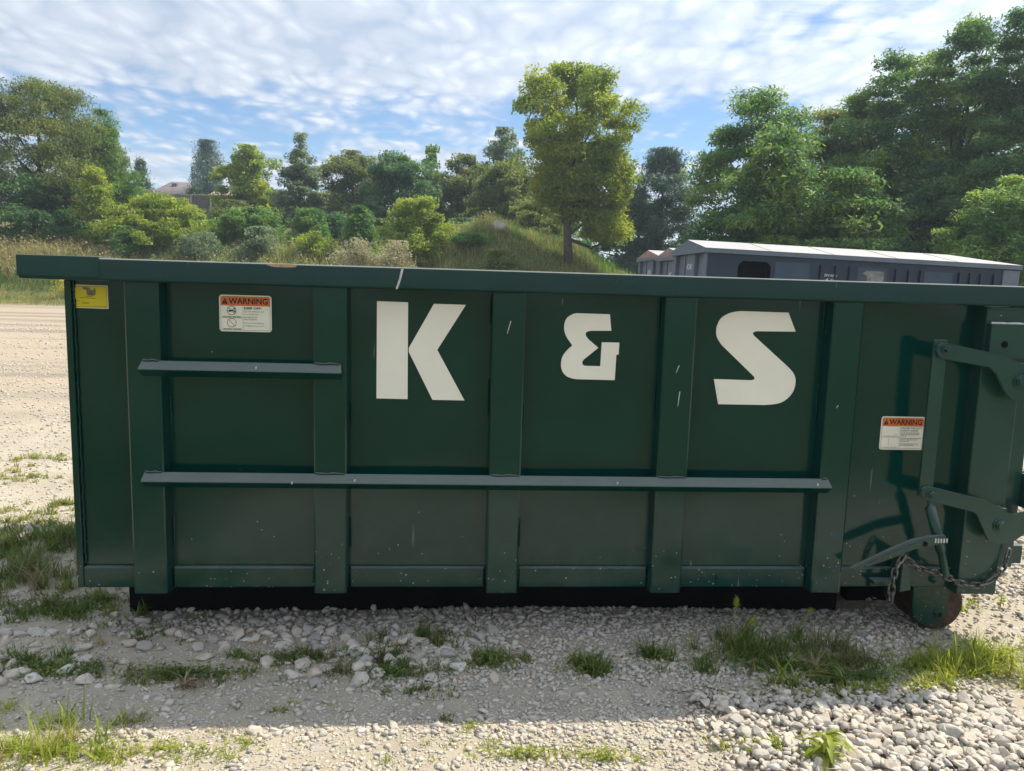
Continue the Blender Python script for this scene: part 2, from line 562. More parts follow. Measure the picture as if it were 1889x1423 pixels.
def plate(name, pts, y0, y1, mat, parent=None, bev=0.0):
    """outline in x,z made into a plate between y0 (front) and y1"""
    bm = bmesh.new()
    a = [bm.verts.new((x, y0, z)) for x, z in pts]
    c = [bm.verts.new((x, y1, z)) for x, z in pts]
    n = len(pts)
    front = bm.faces.new(a)
    back = bm.faces.new(c[::-1])
    for i in range(n):
        bm.faces.new((a[i], c[i], c[(i + 1) % n], a[(i + 1) % n]))
    bm.normal_update()
    if bev:
        e = [e for e in front.edges]
        bmesh.ops.bevel(bm, geom=e, offset=bev, segments=2, affect="EDGES")
    bmesh.ops.triangulate(bm, faces=[f for f in bm.faces if len(f.verts) > 4])
    return obj(name, bm_mesh(name, bm), mat, parent)


def disc(name, cx, cz, r, y0, y1, mat, parent=None, n=20, bev=0.003):
    pts = [(cx + r * math.cos(2 * math.pi * i / n), cz + r * math.sin(2 * math.pi * i / n)) for i in range(n)]
    return plate(name, pts, y0, y1, mat, parent, bev)


def tube_arrays(pts, radii, sides=6):
    pts = np.asarray(pts, float)
    n = len(pts)
    V = []
    for i in range(n):
        d = pts[min(i + 1, n - 1)] - pts[max(i - 1, 0)]
        d /= np.linalg.norm(d) + 1e-9
        a = np.cross(d, [0.31, 0.87, 0.13])
        a /= np.linalg.norm(a) + 1e-9
        b = np.cross(d, a)
        for k in range(sides):
            th = 2 * math.pi * k / sides
            V.append(pts[i] + radii[i] * (math.cos(th) * a + math.sin(th) * b))
    F = []
    for i in range(n - 1):
        for k in range(sides):
            k2 = (k + 1) % sides
            F.append((i * sides + k, i * sides + k2, (i + 1) * sides + k2, (i + 1) * sides + k))
    return np.array(V), np.array(F, int)


class Buf:
    def __init__(self):
        self.v, self.f, self.n = [], {3: [], 4: []}, 0

    def add(self, v, f):
        f = np.asarray(f, int)
        self.v.append(np.asarray(v, float))
        self.f[f.shape[1]].append(f + self.n)
        self.n += len(v)

    def mesh(self, name, smooth=False):
        fs = [np.concatenate(self.f[k]) for k in (3, 4) if self.f[k]]
        return mesh_np(name, np.concatenate(self.v), fs, smooth)


def pipe(name, pts, radii, mat, parent=None, sides=12):
    V, F = tube_arrays(pts, radii, sides)
    b = Buf()
    b.add(V, F)
    n = len(pts)
    for i in (0, n - 1):
        c = np.asarray(pts[i], float)[None]
        ring = V[i * sides:(i + 1) * sides]
        b.add(np.concatenate([c, ring]), [(0, 1 + k, 1 + (k + 1) % sides) for k in range(sides)])
    return obj(name, b.mesh(name, True), mat, parent)


def text_mesh(name, body, mat, parent, x0, zc, width, height, y, bold=0.0, shear=0.0, jitter=False):
    """lettering fitted to a box whose left end is x0 and vertical centre zc, on the plane y facing -y"""
    cu = bpy.data.curves.new("t", "FONT")
    cu.body = body
    cu.size = 1.0
    cu.offset = bold
    cu.shear = shear
    cu.resolution_u = 2
    o = bpy.data.objects.new("t", cu)
    COL.objects.link(o)
    dg = bpy.context.evaluated_depsgraph_get()
    me = bpy.data.meshes.new_from_object(o.evaluated_get(dg))
    bpy.data.objects.remove(o)
    n = len(me.vertices)
    co = np.zeros(n * 3, np.float32)
    me.vertices.foreach_get("co", co)
    co = co.reshape(-1, 3)
    mn, mx = co.min(0), co.max(0)
    s = (mx - mn)
    out = np.zeros_like(co)
    out[:, 0] = x0 + (co[:, 0] - mn[0]) / s[0] * width
    out[:, 1] = y
    out[:, 2] = zc - height / 2 + (co[:, 1] - mn[1]) / s[1] * height
    me.vertices.foreach_set("co", out.ravel())
    me.materials.clear()
    me.update()
    return obj(name, me, mat, parent)


# ------------------------------------------------------------------ terrain
def sm(a, b, x):
    t = np.clip((x - a) / (b - a), 0, 1)
    return t * t * (3 - 2 * t)


def vnoise(x, y, s, seed=0):
    x = x / s + seed * 17.3
    y = y / s + seed * 9.1
    return (np.sin(x * 1.3 + 1.7 * np.sin(y * 0.9)) + np.sin(y * 1.7 + 1.3 * np.sin(x * 1.1 + 2)) + np.sin((x + y) * 0.8 + 1)) / 3


def terrain(x, y):
    x = np.asarray(x, float)
    y = np.asarray(y, float)
    near = 0.012 * vnoise(x, y, 0.9) + 0.006 * vnoise(x, y, 0.33, 2)
    near = near * (1 - sm(8, 14, np.hypot(x, y)))
    pile = 0.05 * np.exp(-(((x - 1.65) / 0.45) ** 2 + ((y + 0.85) / 0.22) ** 2))
    prof = np.interp(y, [-400, 31, 34, 37, 40, 43, 50, 60, 75, 95, 140, 600], [0, 0, 0.4, 1.9, 2.8, 3.4, 4.3, 5.3, 6.5, 7.8, 8.2, 8.2])
    left = 1 - 0.75 * sm(4, 16, x)
    bank = prof * left + 0.25 * vnoise(x, y, 4.0, 5) * sm(33, 40, y)
    xr = np.where(x < 1.8, (x - 1.8) / 3.2, (x - 1.8) / 6.6)
    mound = 2.75 * np.exp(-(xr ** 2) - ((y - 35.5) / 4.2) ** 2)
    mound = mound * (1 + 0.16 * vnoise(x, y, 1.5, 11) + 0.08 * vnoise(x, y, 0.7, 13))
    return near + pile + np.maximum(bank, 0) + mound


def build_ground():
    def graded(lo, hi, core0, core1, step, grow):
        a = list(np.arange(core0, core1, step))
        s, p = step, core1
        while p < hi:
            a.append(p)
            s *= grow
            p += s
        a.append(hi)
        s, p = step, core0
        b = []
        while p > lo:
            s *= grow
            p -= s
            b.append(max(p, lo))
        return np.array(sorted(set(b)) + a)
    xs = graded(-700, 700, -3.0, 3.6, 0.085, 1.1)
    ys = np.unique(np.concatenate([graded(-300, 900, -1.3, 2.6, 0.085, 1.1), np.arange(28, 60, 0.7)]))
    X, Y = np.meshgrid(xs, ys)
    Z = terrain(X, Y)
    nx, ny = len(xs), len(ys)
    V = np.stack([X, Y, Z], -1).reshape(-1, 3)
    i = np.arange(nx - 1)[None, :] + nx * np.arange(ny - 1)[:, None]
    F = np.stack([i, i + 1, i + 1 + nx, i + nx], -1).reshape(-1, 4)
    me = mesh_np("ground", V, F, True)
    edge = 31 + 1.0 * vnoise(V[:, 0], V[:, 1], 3.0, 3)
    f = sm(-0.9, 0.9, V[:, 1] - edge)
    f = np.maximum(f, sm(40, 60, np.abs(V[:, 0] - 5)))
    f = np.maximum(f, sm(0.0, 0.6, -V[:, 1] - 2.1 + 0.2 * vnoise(V[:, 0], V[:, 1], 0.8, 3)))
    f = np.maximum(f, 0.85 * sm(0.0, 0.7, -1.35 - V[:, 0]) * sm(0.85, 1.2, -V[:, 1]))
    a = me.attributes.new("field", "FLOAT", "POINT")
    a.data.foreach_set("value", f.astype(np.float32))
    g = obj("ground", me, M["ground"])
    tag(g, "gravel yard with dirt tracks rising to a weedy bank", "ground", kind="structure")
    return g


ground = build_ground()

# ------------------------------------------------------------------ green dumpster
D = empty("roll_off_dumpster", (0.45, 1.0, 0.0), world_parts=True)
tag(D, "dark green steel roll-off dumpster lettered K & S, standing on gravel in front", "dumpster")
GR = M["green"]
YB = 2.05          # rear face
PANEL_Y = 0.065


def sheet(name, x0, x1, y0, y1, z0, z1, mat, parent, bev=0.003):
    return box(name, x0, x1, y0, y1, z0, z1, mat, parent, bev)




def front_panel():
    """sheet steel, slightly oil-canned between the ribs"""
    xs = np.linspace(-1.447, 2.20, 130)
    zs = np.linspace(0.25, 1.47, 46)
    X, Z_ = np.meshgrid(xs, zs)
    bays = np.array([-1.447, -1.243, -1.104, -0.545, -0.406, 0.143, 0.282, 0.824, 0.963, 1.511, 1.65, 2.163, 2.20])
    k = np.clip(np.searchsorted(bays, X, side="right") - 1, 0, len(bays) - 2)
    u = (X - bays[k]) / (bays[k + 1] - bays[k])
    Yd = 0.0035 * np.sin(np.pi * u) ** 1.0 * np.sin(np.pi * (Z_ - 0.25) / 1.22) * (0.6 + 0.5 * np.sin(k * 2.3))
    Yd += 0.0012 * (1 + np.sin(X * 7 + 3 * np.sin(Z_ * 4)) * np.sin(Z_ * 8 + 1.5))
    V = np.stack([X, PANEL_Y + np.maximum(Yd, 0), Z_], -1).reshape(-1, 3)
    nx = len(xs)
    i = np.arange(nx - 1)[None, :] + nx * np.arange(len(zs) - 1)[:, None]
    F = np.stack([i, i + 1, i + 1 + nx, i + nx], -1).reshape(-1, 4)
    return obj("side_panel", mesh_np("side_panel", V, F, True), GR, D)


front_panel()
sheet("side_panel", -1.447, 2.20, PANEL_Y + 0.012, PANEL_Y + 0.016, 0.25, 1.47, GR, D, 0.0)
sheet("side_panel", -1.447, 2.20, YB - 0.071, YB - 0.065, 0.25, 1.47, GR, D, 0.0)
sheet("end_wall", -1.472, -1.448, 0.045, YB - 0.045, 0.232, 1.444, GR, D)
sheet("floor", -1.446, 2.33, PANEL_Y + 0.008, YB - 0.073, 0.30, 0.33, M["interior"], D)
# weld bead up the front corner
wb = Buf()
for k in range(60):
    z = 0.33 + k * 0.0187
    V, F = tube_arrays([(-1.444 + 0.002 * math.sin(k * 2.1), 0.060, z), (-1.444 + 0.002 * math.sin(k * 1.3), 0.060, z + 0.017)],
                       [0.0045 + 0.0015 * random.random(), 0.0045 + 0.0015 * random.random()], 5)
    wb.add(V, F)
obj("weld_bead", wb.mesh("weld_bead", True), GR, D)

# top rim: square tube with the longer hook-end overhang
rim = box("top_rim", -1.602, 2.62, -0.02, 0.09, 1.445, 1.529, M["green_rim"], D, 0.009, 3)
box("rim_cap", -1.604, -1.312, -0.023, 0.093, 1.455, 1.534, GR, D, 0.004)
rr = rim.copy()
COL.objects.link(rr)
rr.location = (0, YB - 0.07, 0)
box("end_rim", -1.60, -1.50, 0.094, YB - 0.094, 1.447, 1.527, GR, D, 0.008, 3)

# ribs: folded channels with a slanted lower end
RX = [-1.243, -0.5454, 0.1434, 0.824, 1.511]


def rib_mesh():
    bm = bmesh.new()
    w = 0.139
    prof = [(0, PANEL_Y - 0.001), (0.006, 0.004), (0.012, 0.0), (w - 0.012, 0.0), (w - 0.006, 0.004), (w, PANEL_Y - 0.001)]
    rows = []
    for z in (0.225, 0.2265, 0.8, 1.4435):
        rows.append([bm.verts.new((x, y + (0.0015 if z == 0.225 and y < 0.01 else 0), z)) for x, y in prof])
    for a, b in zip(rows[:-1], rows[1:]):
        for i in range(len(prof) - 1):
            bm.faces.new((a[i], a[i + 1], b[i + 1], b[i]))
    bm.faces.new(rows[0])
    bm.faces.new(rows[-1])
    return bm_mesh("rib", bm)


rm = rib_mesh()
for x in RX:
    o = obj("rib", rm, GR, D)
    o.location = (x, 0, 0)
for x in RX:
    o = obj("rib", rm, GR, D)
    o.matrix_parent_inverse = Matrix.Translation(-D.location)
    o.rotation_euler = (0, 0, math.pi)
    o.location = (x + 0.139, YB, 0)
# weld seams where a rib meets its panel
for x in RX:
    for sx, z0, z1 in ((x - 0.004, 0.95, 1.10), (x - 0.004, 1.32, 1.43), (x + 0.143, 0.40, 0.52), (x + 0.143, 0.9, 1.0)):
        pipe("weld_bead", [(sx, PANEL_Y - 0.002, z0), (sx, PANEL_Y - 0.002, (z0 + z1) / 2), (sx, PANEL_Y - 0.002, z1)], [0.003, 0.0045, 0.003], GR, D, 5)

# bottom side rails, cut between the ribs
edges = [-1.447] + [e for x in RX for e in (x - 0.002, x + 0.141)] + [2.162]
for i in range(0, len(edges), 2):
    box("bottom_rail", edges[i], edges[i + 1], 0.045, 0.12, 0.232, 0.316, GR, D, 0.005)
    box("bottom_rail", edges[i], edges[i + 1], YB - 0.12, YB - 0.02, 0.232, 0.316, GR, D, 0.005)
# under-frame: green skid rails, and two added black bars painting the gap's shade
box("skid_or_shade_bar", -1.40, 1.82, 0.34, 0.41, -0.03, 0.298, M["gap_shade"], D, 0.004)  # added bar, near-black so the gap below reads as deep shade
box("skid_or_shade_bar", 1.93, 2.32, 0.45, 0.52, -0.03, 0.298, M["gap_shade"], D, 0.004)  # second added bar, carries the painted shade on behind the roller
for y in (0.62, 1.4):
    box("skid_or_shade_bar", -1.35, 2.3, y, y + 0.1, 0.055, 0.298, GR, D, 0.004)
for x in np.arange(-1.2, 2.2, 0.55):
    box("cross_member", x, x + 0.07, 0.122, YB - 0.122, 0.235, 0.297, GR, D, 0.003)


def rub_rail(x0, x1, zc):
    """angle iron welded on edge so its ridge points outward"""
    bm = bmesh.new()
    hz, ap = 0.030, 0.032
    prof = [(0.0, zc + hz), (-ap + 0.003, zc + 0.003), (-ap, zc - 0.001), (-ap + 0.003, zc - 0.005), (0.0, zc - hz)]
    rows = []
    for x, ins in ((x0, 0.0), (x1, 0.0)):
        rows.append([bm.verts.new((x + (0.004 if x == x0 else -0.006) * (1 if y > -0.01 else 0), y - 0.0005, z)) for y, z in prof])
    for i in range(len(prof) - 1):
        bm.faces.new((rows[0][i], rows[0][i + 1], rows[1][i + 1], rows[1][i]))
    bm.faces.new(rows[0])
    bm.faces.new(rows[1])
    # closed rear
    bm.faces.new((rows[0][0], rows[1][0], rows[1][-1], rows[0][-1]))
    r = obj("rub_rail", bm_mesh("rub_rail", bm), GR, D)
    for x in RX:
        if x + 0.07 > x0 and x < x1:
            a, b = max(x + 0.012, x0 + 0.006), min(x + 0.127, x1 - 0.01)
            pts = [(a + (b - a) * k / 5, -0.004, zc + hz + 0.001 + 0.002 * math.sin(k * 2 + x * 9)) for k in range(6)]
            pipe("weld_bead", pts, [0.0035, 0.005, 0.004, 0.005, 0.004, 0.003], GR, r, 5)
    return r


rub_rail(-1.186, 1.556, 0.688)
rub_rail(-1.182, -0.428, 1.121)

# tailgate end
box("corner_post", 2.163, 2.338, 0.0, 0.14, 0.217, 1.4435, M["green_arm"], D, 0.006)
box("corner_post", 2.163, 2.338, YB - 0.14, YB, 0.217, 1.4435, M["green_arm"], D, 0.006)
gate = box("tailgate", 2.345, 2.413, 0.02, YB - 0.02, 0.33, 1.36, M["green_arm"], D, 0.006)
box("gate_rail", 2.414, 2.47, 0.04, YB - 0.04, 0.66, 0.75, M["green_arm"], gate, 0.004)
box("gate_rail", 2.414, 2.47, 0.04, YB - 0.04, 1.20, 1.30, M["green_arm"], gate, 0.004)
box("gate_rail", 2.414, 2.47, 0.04, YB - 0.04, 0.34, 0.42, M["green_arm"], gate, 0.004)
ear = plate("hinge_ear", [(2.166, 1.233), (2.166, 1.374), (2.56, 1.374), (2.56, 1.237)], -0.03, -0.002, M["green_arm"], D, 0.002)
disc("bolt_hole", 2.23, 1.292, 0.014, -0.0315, -0.0302, M["dark"], ear, 16, 0)
pipe("weld_bead", [(2.17 + 0.035 * k, -0.022, 1.377 + 0.0015 * math.sin(k * 3)) for k in range(11)], [0.005 + 0.001 * (k % 2) for k in range(11)],
     M["scrape"], ear, 5)
pipe("weld_bead", [(2.17 + 0.035 * k, -0.003, 1.437 + 0.0015 * math.sin(k * 2)) for k in range(11)], [0.004 + 0.001 * (k % 2) for k in range(11)],
     M["green_arm"], ear, 5)

# latch linkage
box("latch_bar", 1.918, 1.976, -0.048, -0.036, 0.66, 1.306, M["green_arm"], D, 0.002)
ARM1 = [(1.951, 1.294), (1.976, 1.293), (2.219, 1.249), (2.28, 1.223), (2.334, 1.192), (2.359, 1.145), (2.351, 1.097), (2.322, 1.067), (2.288, 1.063),
        (2.262, 1.071), (2.234, 1.095), (2.183, 1.176), (2.156, 1.201), (2.128, 1.204), (1.966, 1.229), (1.938, 1.236), (1.922, 1.262), (1.93, 1.286)]
ARM2 = [(1.962, 0.703), (2.209, 0.648), (2.262, 0.623), (2.299, 0.601), (2.329, 0.589), (2.379, 0.601), (2.434, 0.613), (2.444, 0.53), (2.391, 0.507),
        (2.353, 0.479), (2.321, 0.466), (2.265, 0.458), (2.231, 0.478), (2.17, 0.588), (2.152, 0.6), (1.962, 0.643), (1.933, 0.654), (1.917, 0.673),
        (1.924, 0.695), (1.939, 0.704)]
for pts, b0, b1 in ((ARM1, (1.964, 1.271), (2.292, 1.148)), (ARM2, (1.964, 0.673), (2.277, 0.541))):
    arm = plate("latch_arm", pts, -0.062, -0.050, M["green_arm"], D, 0.002)
    disc("washer", b0[0], b0[1], 0.024, -0.066, -0.0625, M["green_arm"], arm, 16, 0.001)
    disc("bolt_head", b0[0], b0[1], 0.014, -0.082, -0.0662, M["green_arm"], arm, 6, 0.002)
    disc("washer", b1[0], b1[1], 0.034, -0.067, -0.0625, M["green_arm"], arm, 20, 0.002)
    disc("pivot_pin", b1[0], b1[1], 0.024, -0.080, -0.0672, M["green_arm"], arm, 18, 0.005)
    plate("arm_stop", [(b1[0] - 0.04, b1[1] - 0.05), (b1[0] + 0.03, b1[1] - 0.05), (b1[0] + 0.03, b1[1] + 0.07), (b1[0] - 0.03, b1[1] + 0.07)],
          -0.049, -0.001, M["green_arm"], arm, 0.0)
box("hook_block", 2.415, 2.55, -0.03, 0.035, 0.60, 0.745, M["green_arm"], D, 0.004)
pipe("hook_pin", [(2.42, -0.04, 0.70), (2.46, -0.05, 0.695), (2.56, -0.05, 0.685)], [0.014, 0.014, 0.014], M["scrape"], D, 10)

# ratchet binder
pb = pipe("binder_barrel", [(1.971, -0.043, 0.645), (1.976, -0.043, 0.620), (1.9765, -0.043, 0.612), (2.022, -0.043, 0.487), (2.043, -0.043, 0.428),
                            (2.0435, -0.043, 0.426), (2.078, -0.04, 0.316)],
          [0.010, 0.010, 0.0205, 0.0205, 0.0205, 0.016, 0.016], M["green_arm"], D, 14)
LEV = [(1.646, 0.362), (1.806, 0.442), (1.895, 0.481), (1.964, 0.496), (2.029, 0.505), (2.042, 0.489), (2.033, 0.47), (1.973, 0.458),
       (1.899, 0.442), (1.81, 0.404), (1.663, 0.35)]
lev = plate("ratchet_lever", LEV, -0.080, -0.058, M["green_arm"], D, 0.003)
inner = [(1.70, 0.378), (1.806, 0.429), (1.895, 0.466), (1.964, 0.481), (1.964, 0.474), (1.899, 0.456), (1.81, 0.417), (1.70, 0.371)]
plate("lever_flange", inner, -0.084, -0.0802, M["green_arm"], lev, 0.001)
for k in range(5):
    a = 0.012 * k
    box("gear_tooth", 1.985 + a, 1.991 + a, -0.086, -0.0802, 0.474, 0.492, M["scrape"], lev, 0.001, 1)
disc("lever_pin", 1.945, 0.468, 0.010, -0.088, -0.0802, M["dark"], lev, 12, 0.002)
# chain bracket
plate("chain_bracket", [(1.887, 0.398), (1.909, 0.398), (1.935, 0.25), (1.886, 0.242)], -0.035, 0.044, M["green_arm"], D, 0.002)
box("bracket_foot", 1.79, 1.884, -0.006, 0.0445, 0.262, 0.276, M["green_arm"], D, 0.001)
disc("rail_bolt", 2.086, 0.262, 0.014, 0.020, 0.0445, M["green_arm"], D, 8, 0.003)


def link_mesh():
    n, s = 14, 5
    L, Wd, r = 0.0130, 0.0112, 0.0050
    V, F = [], []
    for i in range(n):
        th = 2 * math.pi * i / n
        c = np.array([math.copysign(L, math.cos(th)) * min(1, abs(math.cos(th)) * 3) + Wd * math.cos(th), Wd * math.sin(th), 0])
        out = np.array([math.cos(th), math.sin(th), 0])
        for k in range(s):
            ph = 2 * math.pi * k / s
            V.append(c + r * (math.cos(ph) * out + math.sin(ph) * np.array([0, 0, 1])))
    for i in range(n):
        for k in range(s):
            F.append((i * s + k, ((i + 1) % n) * s + k, ((i + 1) % n) * s + (k + 1) % s, i * s + (k + 1) % s))
    return mesh_np("link", V, np.array(F), True)


def chain(pts, y):
    pts = [np.array([x, yy, z]) for (x, z), yy in zip(pts, y)]
    seg = [0.0]
    for a, b in zip(pts[:-1], pts[1:]):
        seg.append(seg[-1] + np.linalg.norm(b - a))
    pitch = 0.0345
    n = int(seg[-1] / pitch)
    P3 = np.array(pts)
    e = None
    lm = link_mesh()
    lm.materials.append(M["chain"])
    par = obj("safety_chain", lm, M["chain"], D)
    for i in range(n):
        s = (i + 0.5) * pitch
        c = np.array([np.interp(s, seg, P3[:, k]) for k in range(3)])
        d = np.array([np.interp(min(s + 0.012, seg[-1]), seg, P3[:, k]) - np.interp(max(s - 0.012, 0), seg, P3[:, k]) for k in range(3)])
        d = Vector(d).normalized()
        up = Vector((0, -1, 0)) if i % 2 == 0 else Vector((0, -1, 0)).cross(d)
        up = (up + Vector((random.uniform(-.35, .35) for _ in range(3)))).normalized()
        yv = up.cross(d).normalized()
        zv = d.cross(yv)
        mw = Matrix(((d.x, yv.x, zv.x, c[0]), (d.y, yv.y, zv.y, c[1]), (d.z, yv.z, zv.z, c[2]), (0, 0, 0, 1)))
        if i == 0:
            par.matrix_parent_inverse = Matrix.Translation(-D.location)
            par.matrix_basis = mw
            inv = mw.inverted()
        else:
            o = obj("link", lm, None, par)
            o.matrix_parent_inverse = inv
            o.matrix_basis = mw
    return par


chain([(1.881, 0.406), (1.865, 0.377), (1.85, 0.342), (1.848, 0.307), (1.843, 0.271), (1.844, 0.236), (1.844, 0.205)], [-0.045] * 7)
chain([(1.895, 0.39), (1.913, 0.377), (1.948, 0.353), (1.985, 0.341), (2.029, 0.33), (2.073, 0.316), (2.108, 0.299), (2.148, 0.28), (2.19, 0.27),
       (2.238, 0.266), (2.278, 0.278), (2.307, 0.297), (2.33, 0.325), (2.35, 0.354), (2.361, 0.382), (2.37, 0.42)],
      [-0.045, -0.045, -0.045, -0.04, -0.035, -0.03, -0.025, -0.02, -0.02, -0.02, -0.02, -0.02, -0.02, -0.02, -0.015, -0.01])


# rollers in their brackets
def roller(yf):
    bm = bmesh.new()
    n = 28
    prof = [(0.02, 0.0), (0.098, 0.0), (0.112, 0.006), (0.118, 0.02), (0.118, 0.18), (0.112, 0.194), (0.098, 0.2), (0.02, 0.2)]
    rows = []
    for r, y in prof:
        rows.append([bm.verts.new((2.171 + r * math.cos(2 * math.pi * i / n), yf + y, 0.118 + r * math.sin(2 * math.pi * i / n))) for i in range(n)])
    for a, b in zip(rows[:-1], rows[1:]):
        for i in range(n):
            bm.faces.new((a[i], a[(i + 1) % n], b[(i + 1) % n], b[i]))
    bm.faces.new(rows[0])
    bm.faces.new(rows[-1][::-1])
    wheel = obj("roller_wheel", bm_mesh("roller_wheel", bm), M["rust"], D)
    pl = [(2.03, 0.231), (2.20, 0.231), (2.196, 0.10)]
    for k in range(0, 9):
        a = math.radians(-10 - 160 * k / 8)
        pl.append((2.117 + 0.079 * math.cos(a), 0.112 + 0.079 * math.sin(a)))
    pl.append((2.034, 0.12))
    plate("wheel_bracket", pl, yf - 0.022, yf - 0.010, M["green_arm"], D, 0.002)
    plate("wheel_bracket", pl, yf + 0.210, yf + 0.222, M["green_arm"], D, 0.002)
    disc("axle_end", 2.155, 0.088, 0.020, yf - 0.034, yf - 0.0225, M["green_arm"], D, 14, 0.003)
    disc("axle_bore", 2.155, 0.088, 0.009, yf - 0.0352, yf - 0.0342, M["dark"], D, 12, 0)


roller(0.115)
roller(YB - 0.33)
for y in (0.5, 1.35):
    disc("nose_roller", -1.3, 0.10, 0.095, y, y + 0.2, M["rust"], D, 22, 0.006)
    plate("nose_bracket", [(-1.38, 0.231), (-1.22, 0.231), (-1.25, 0.07), (-1.35, 0.07)], y - 0.03, y - 0.012, GR, D)

# lettering and stickers
K1 = [(-0.304, 1.396), (-0.183, 1.395), (-0.181, 1.010), (-0.304, 1.011)]
K2 = [(-0.178, 1.216), (-0.082, 1.392), (0.044, 1.391), (-0.066, 1.21), (0.046, 1.009), (-0.082, 1.009), (-0.178, 1.199)]
AMP = [(0.485, 1.37), (0.621, 1.369), (0.63, 1.303), (0.547, 1.301), (0.542, 1.3), (0.535, 1.298), (0.529, 1.295), (0.527, 1.292), (0.526, 1.287), (0.527, 1.282), (0.53, 1.277), (0.537, 1.268), (0.58, 1.233), (0.528, 1.189), (0.524, 1.186), (0.52, 1.18), (0.517, 1.175), (0.517, 1.17), (0.519, 1.166), (0.521, 1.162), (0.526, 1.16), (0.535, 1.159), (0.591, 1.159), (0.593, 1.256), (0.665, 1.256), (0.664, 1.207), (0.655, 1.207), (0.653, 1.103), (0.495, 1.104), (0.488, 1.105), (0.477, 1.107), (0.465, 1.111), (0.455, 1.115), (0.448, 1.122), (0.441, 1.129), (0.436, 1.138), (0.433, 1.147), (0.431, 1.157), (0.431, 1.169), (0.432, 1.179), (0.434, 1.189), (0.437, 1.197), (0.441, 1.205), (0.446, 1.211), (0.451, 1.218), (0.457, 1.224), (0.464, 1.231), (0.474, 1.24), (0.469, 1.247), (0.461, 1.257), (0.453, 1.268), (0.447, 1.278), (0.443, 1.287), (0.44, 1.296), (0.438, 1.305), (0.438, 1.314), (0.438, 1.323), (0.44, 1.333), (0.443, 1.342), (0.448, 1.35), (0.456, 1.357), (0.467, 1.364), (0.477, 1.368)]
SS = [(1.158, 1.396), (1.358, 1.395), (1.394, 1.318), (1.231, 1.316), (1.227, 1.315), (1.221, 1.313), (1.217, 1.311), (1.215, 1.309), (1.215, 1.306), (1.216, 1.303), (1.219, 1.299), (1.227, 1.292), (1.375, 1.171), (1.38, 1.166), (1.388, 1.159), (1.396, 1.15), (1.402, 1.141), (1.406, 1.132), (1.409, 1.123), (1.41, 1.113), (1.41, 1.103), (1.409, 1.093), (1.407, 1.082), (1.403, 1.071), (1.397, 1.06), (1.389, 1.049), (1.379, 1.039), (1.367, 1.030), (1.354, 1.023), (1.337, 1.018), (1.318, 1.015), (1.299, 1.013), (1.286, 1.012), (1.089, 1.012), (1.064, 1.116), (1.221, 1.114), (1.225, 1.115), (1.23, 1.116), (1.234, 1.118), (1.235, 1.121), (1.235, 1.124), (1.234, 1.127), (1.231, 1.13), (1.225, 1.136), (1.089, 1.255), (1.084, 1.261), (1.078, 1.269), (1.071, 1.278), (1.066, 1.288), (1.063, 1.296), (1.061, 1.306), (1.061, 1.315), (1.061, 1.324), (1.063, 1.334), (1.066, 1.343), (1.07, 1.353), (1.075, 1.361), (1.082, 1.369), (1.09, 1.375), (1.1, 1.381), (1.11, 1.386), (1.122, 1.39), (1.136, 1.393), (1.149, 1.395)]
LY = PANEL_Y - 0.0016
kk = plate("letter_k", K1, LY, PANEL_Y - 0.0002, M["vinyl"], D)
plate("letter_arms", K2, LY, PANEL_Y - 0.0002, M["vinyl"], kk)
plate("ampersand", AMP, LY, PANEL_Y - 0.0002, M["vinyl"], D)
plate("letter_s", SS, LY, PANEL_Y - 0.0002, M["vinyl"], D)
kk["label"] = "large cream white letter K"


def rrect(x0, x1, z0, z1, r, n=5):
    pts = []
    for cx, cz, a0 in ((x1 - r, z1 - r, 0), (x0 + r, z1 - r, 90), (x0 + r, z0 + r, 180), (x1 - r, z0 + r, 270)):
        for k in range(n + 1):
            a = math.radians(a0 + 90 * k / n)
            pts.append((cx + r * math.cos(a), cz + r * math.sin(a)))
    return pts


def ring(name, cx, cz, r, w, y, mat, parent, slash=True):
    n = 24
    V, F = [], []
    for i in range(n):
        a = 2 * math.pi * i / n
        for q in (r, r - w):
            V.append((cx + q * math.cos(a), y, cz + q * math.sin(a)))
    for i in range(n):
        j = (i + 1) % n
        F.append((2 * i, 2 * j, 2 * j + 1, 2 * i + 1))
    if slash:
        a = math.radians(-45)
        d = np.array([math.cos(a), math.sin(a)])
        p = np.array([-d[1], d[0]]) * w * 0.5
        k = len(V)
        for s in (-1, 1):
            for t in (-1, 1):
                q = np.array([cx, cz]) + s * d * (r - w * 0.5) + t * p
                V.append((q[0], y - 0.0001, q[1]))
        F.append((k, k + 1, k + 3, k + 2))
    return obj(name, mesh_np(name, V, np.array(F)), mat, parent)


def bars(name, rects, y, mat, parent):
    V, F = [], []
    for x0, x1, z0, z1 in rects:
        k = len(V)
        V += [(x0, y, z0), (x1, y, z0), (x1, y, z1), (x0, y, z1)]
        F.append((k, k + 1, k + 2, k + 3))
    return obj(name, mesh_np(name, V, np.array(F)), mat, parent)


def frame_lines(name, x0, x1, z0, z1, w, y, mat, parent):
    return bars(name, [(x0, x1, z0, z0 + w), (x0, x1, z1 - w, z1), (x0, x0 + w, z0 + w, z1 - w), (x1 - w, x1, z0 + w, z1 - w)], y, mat, parent)


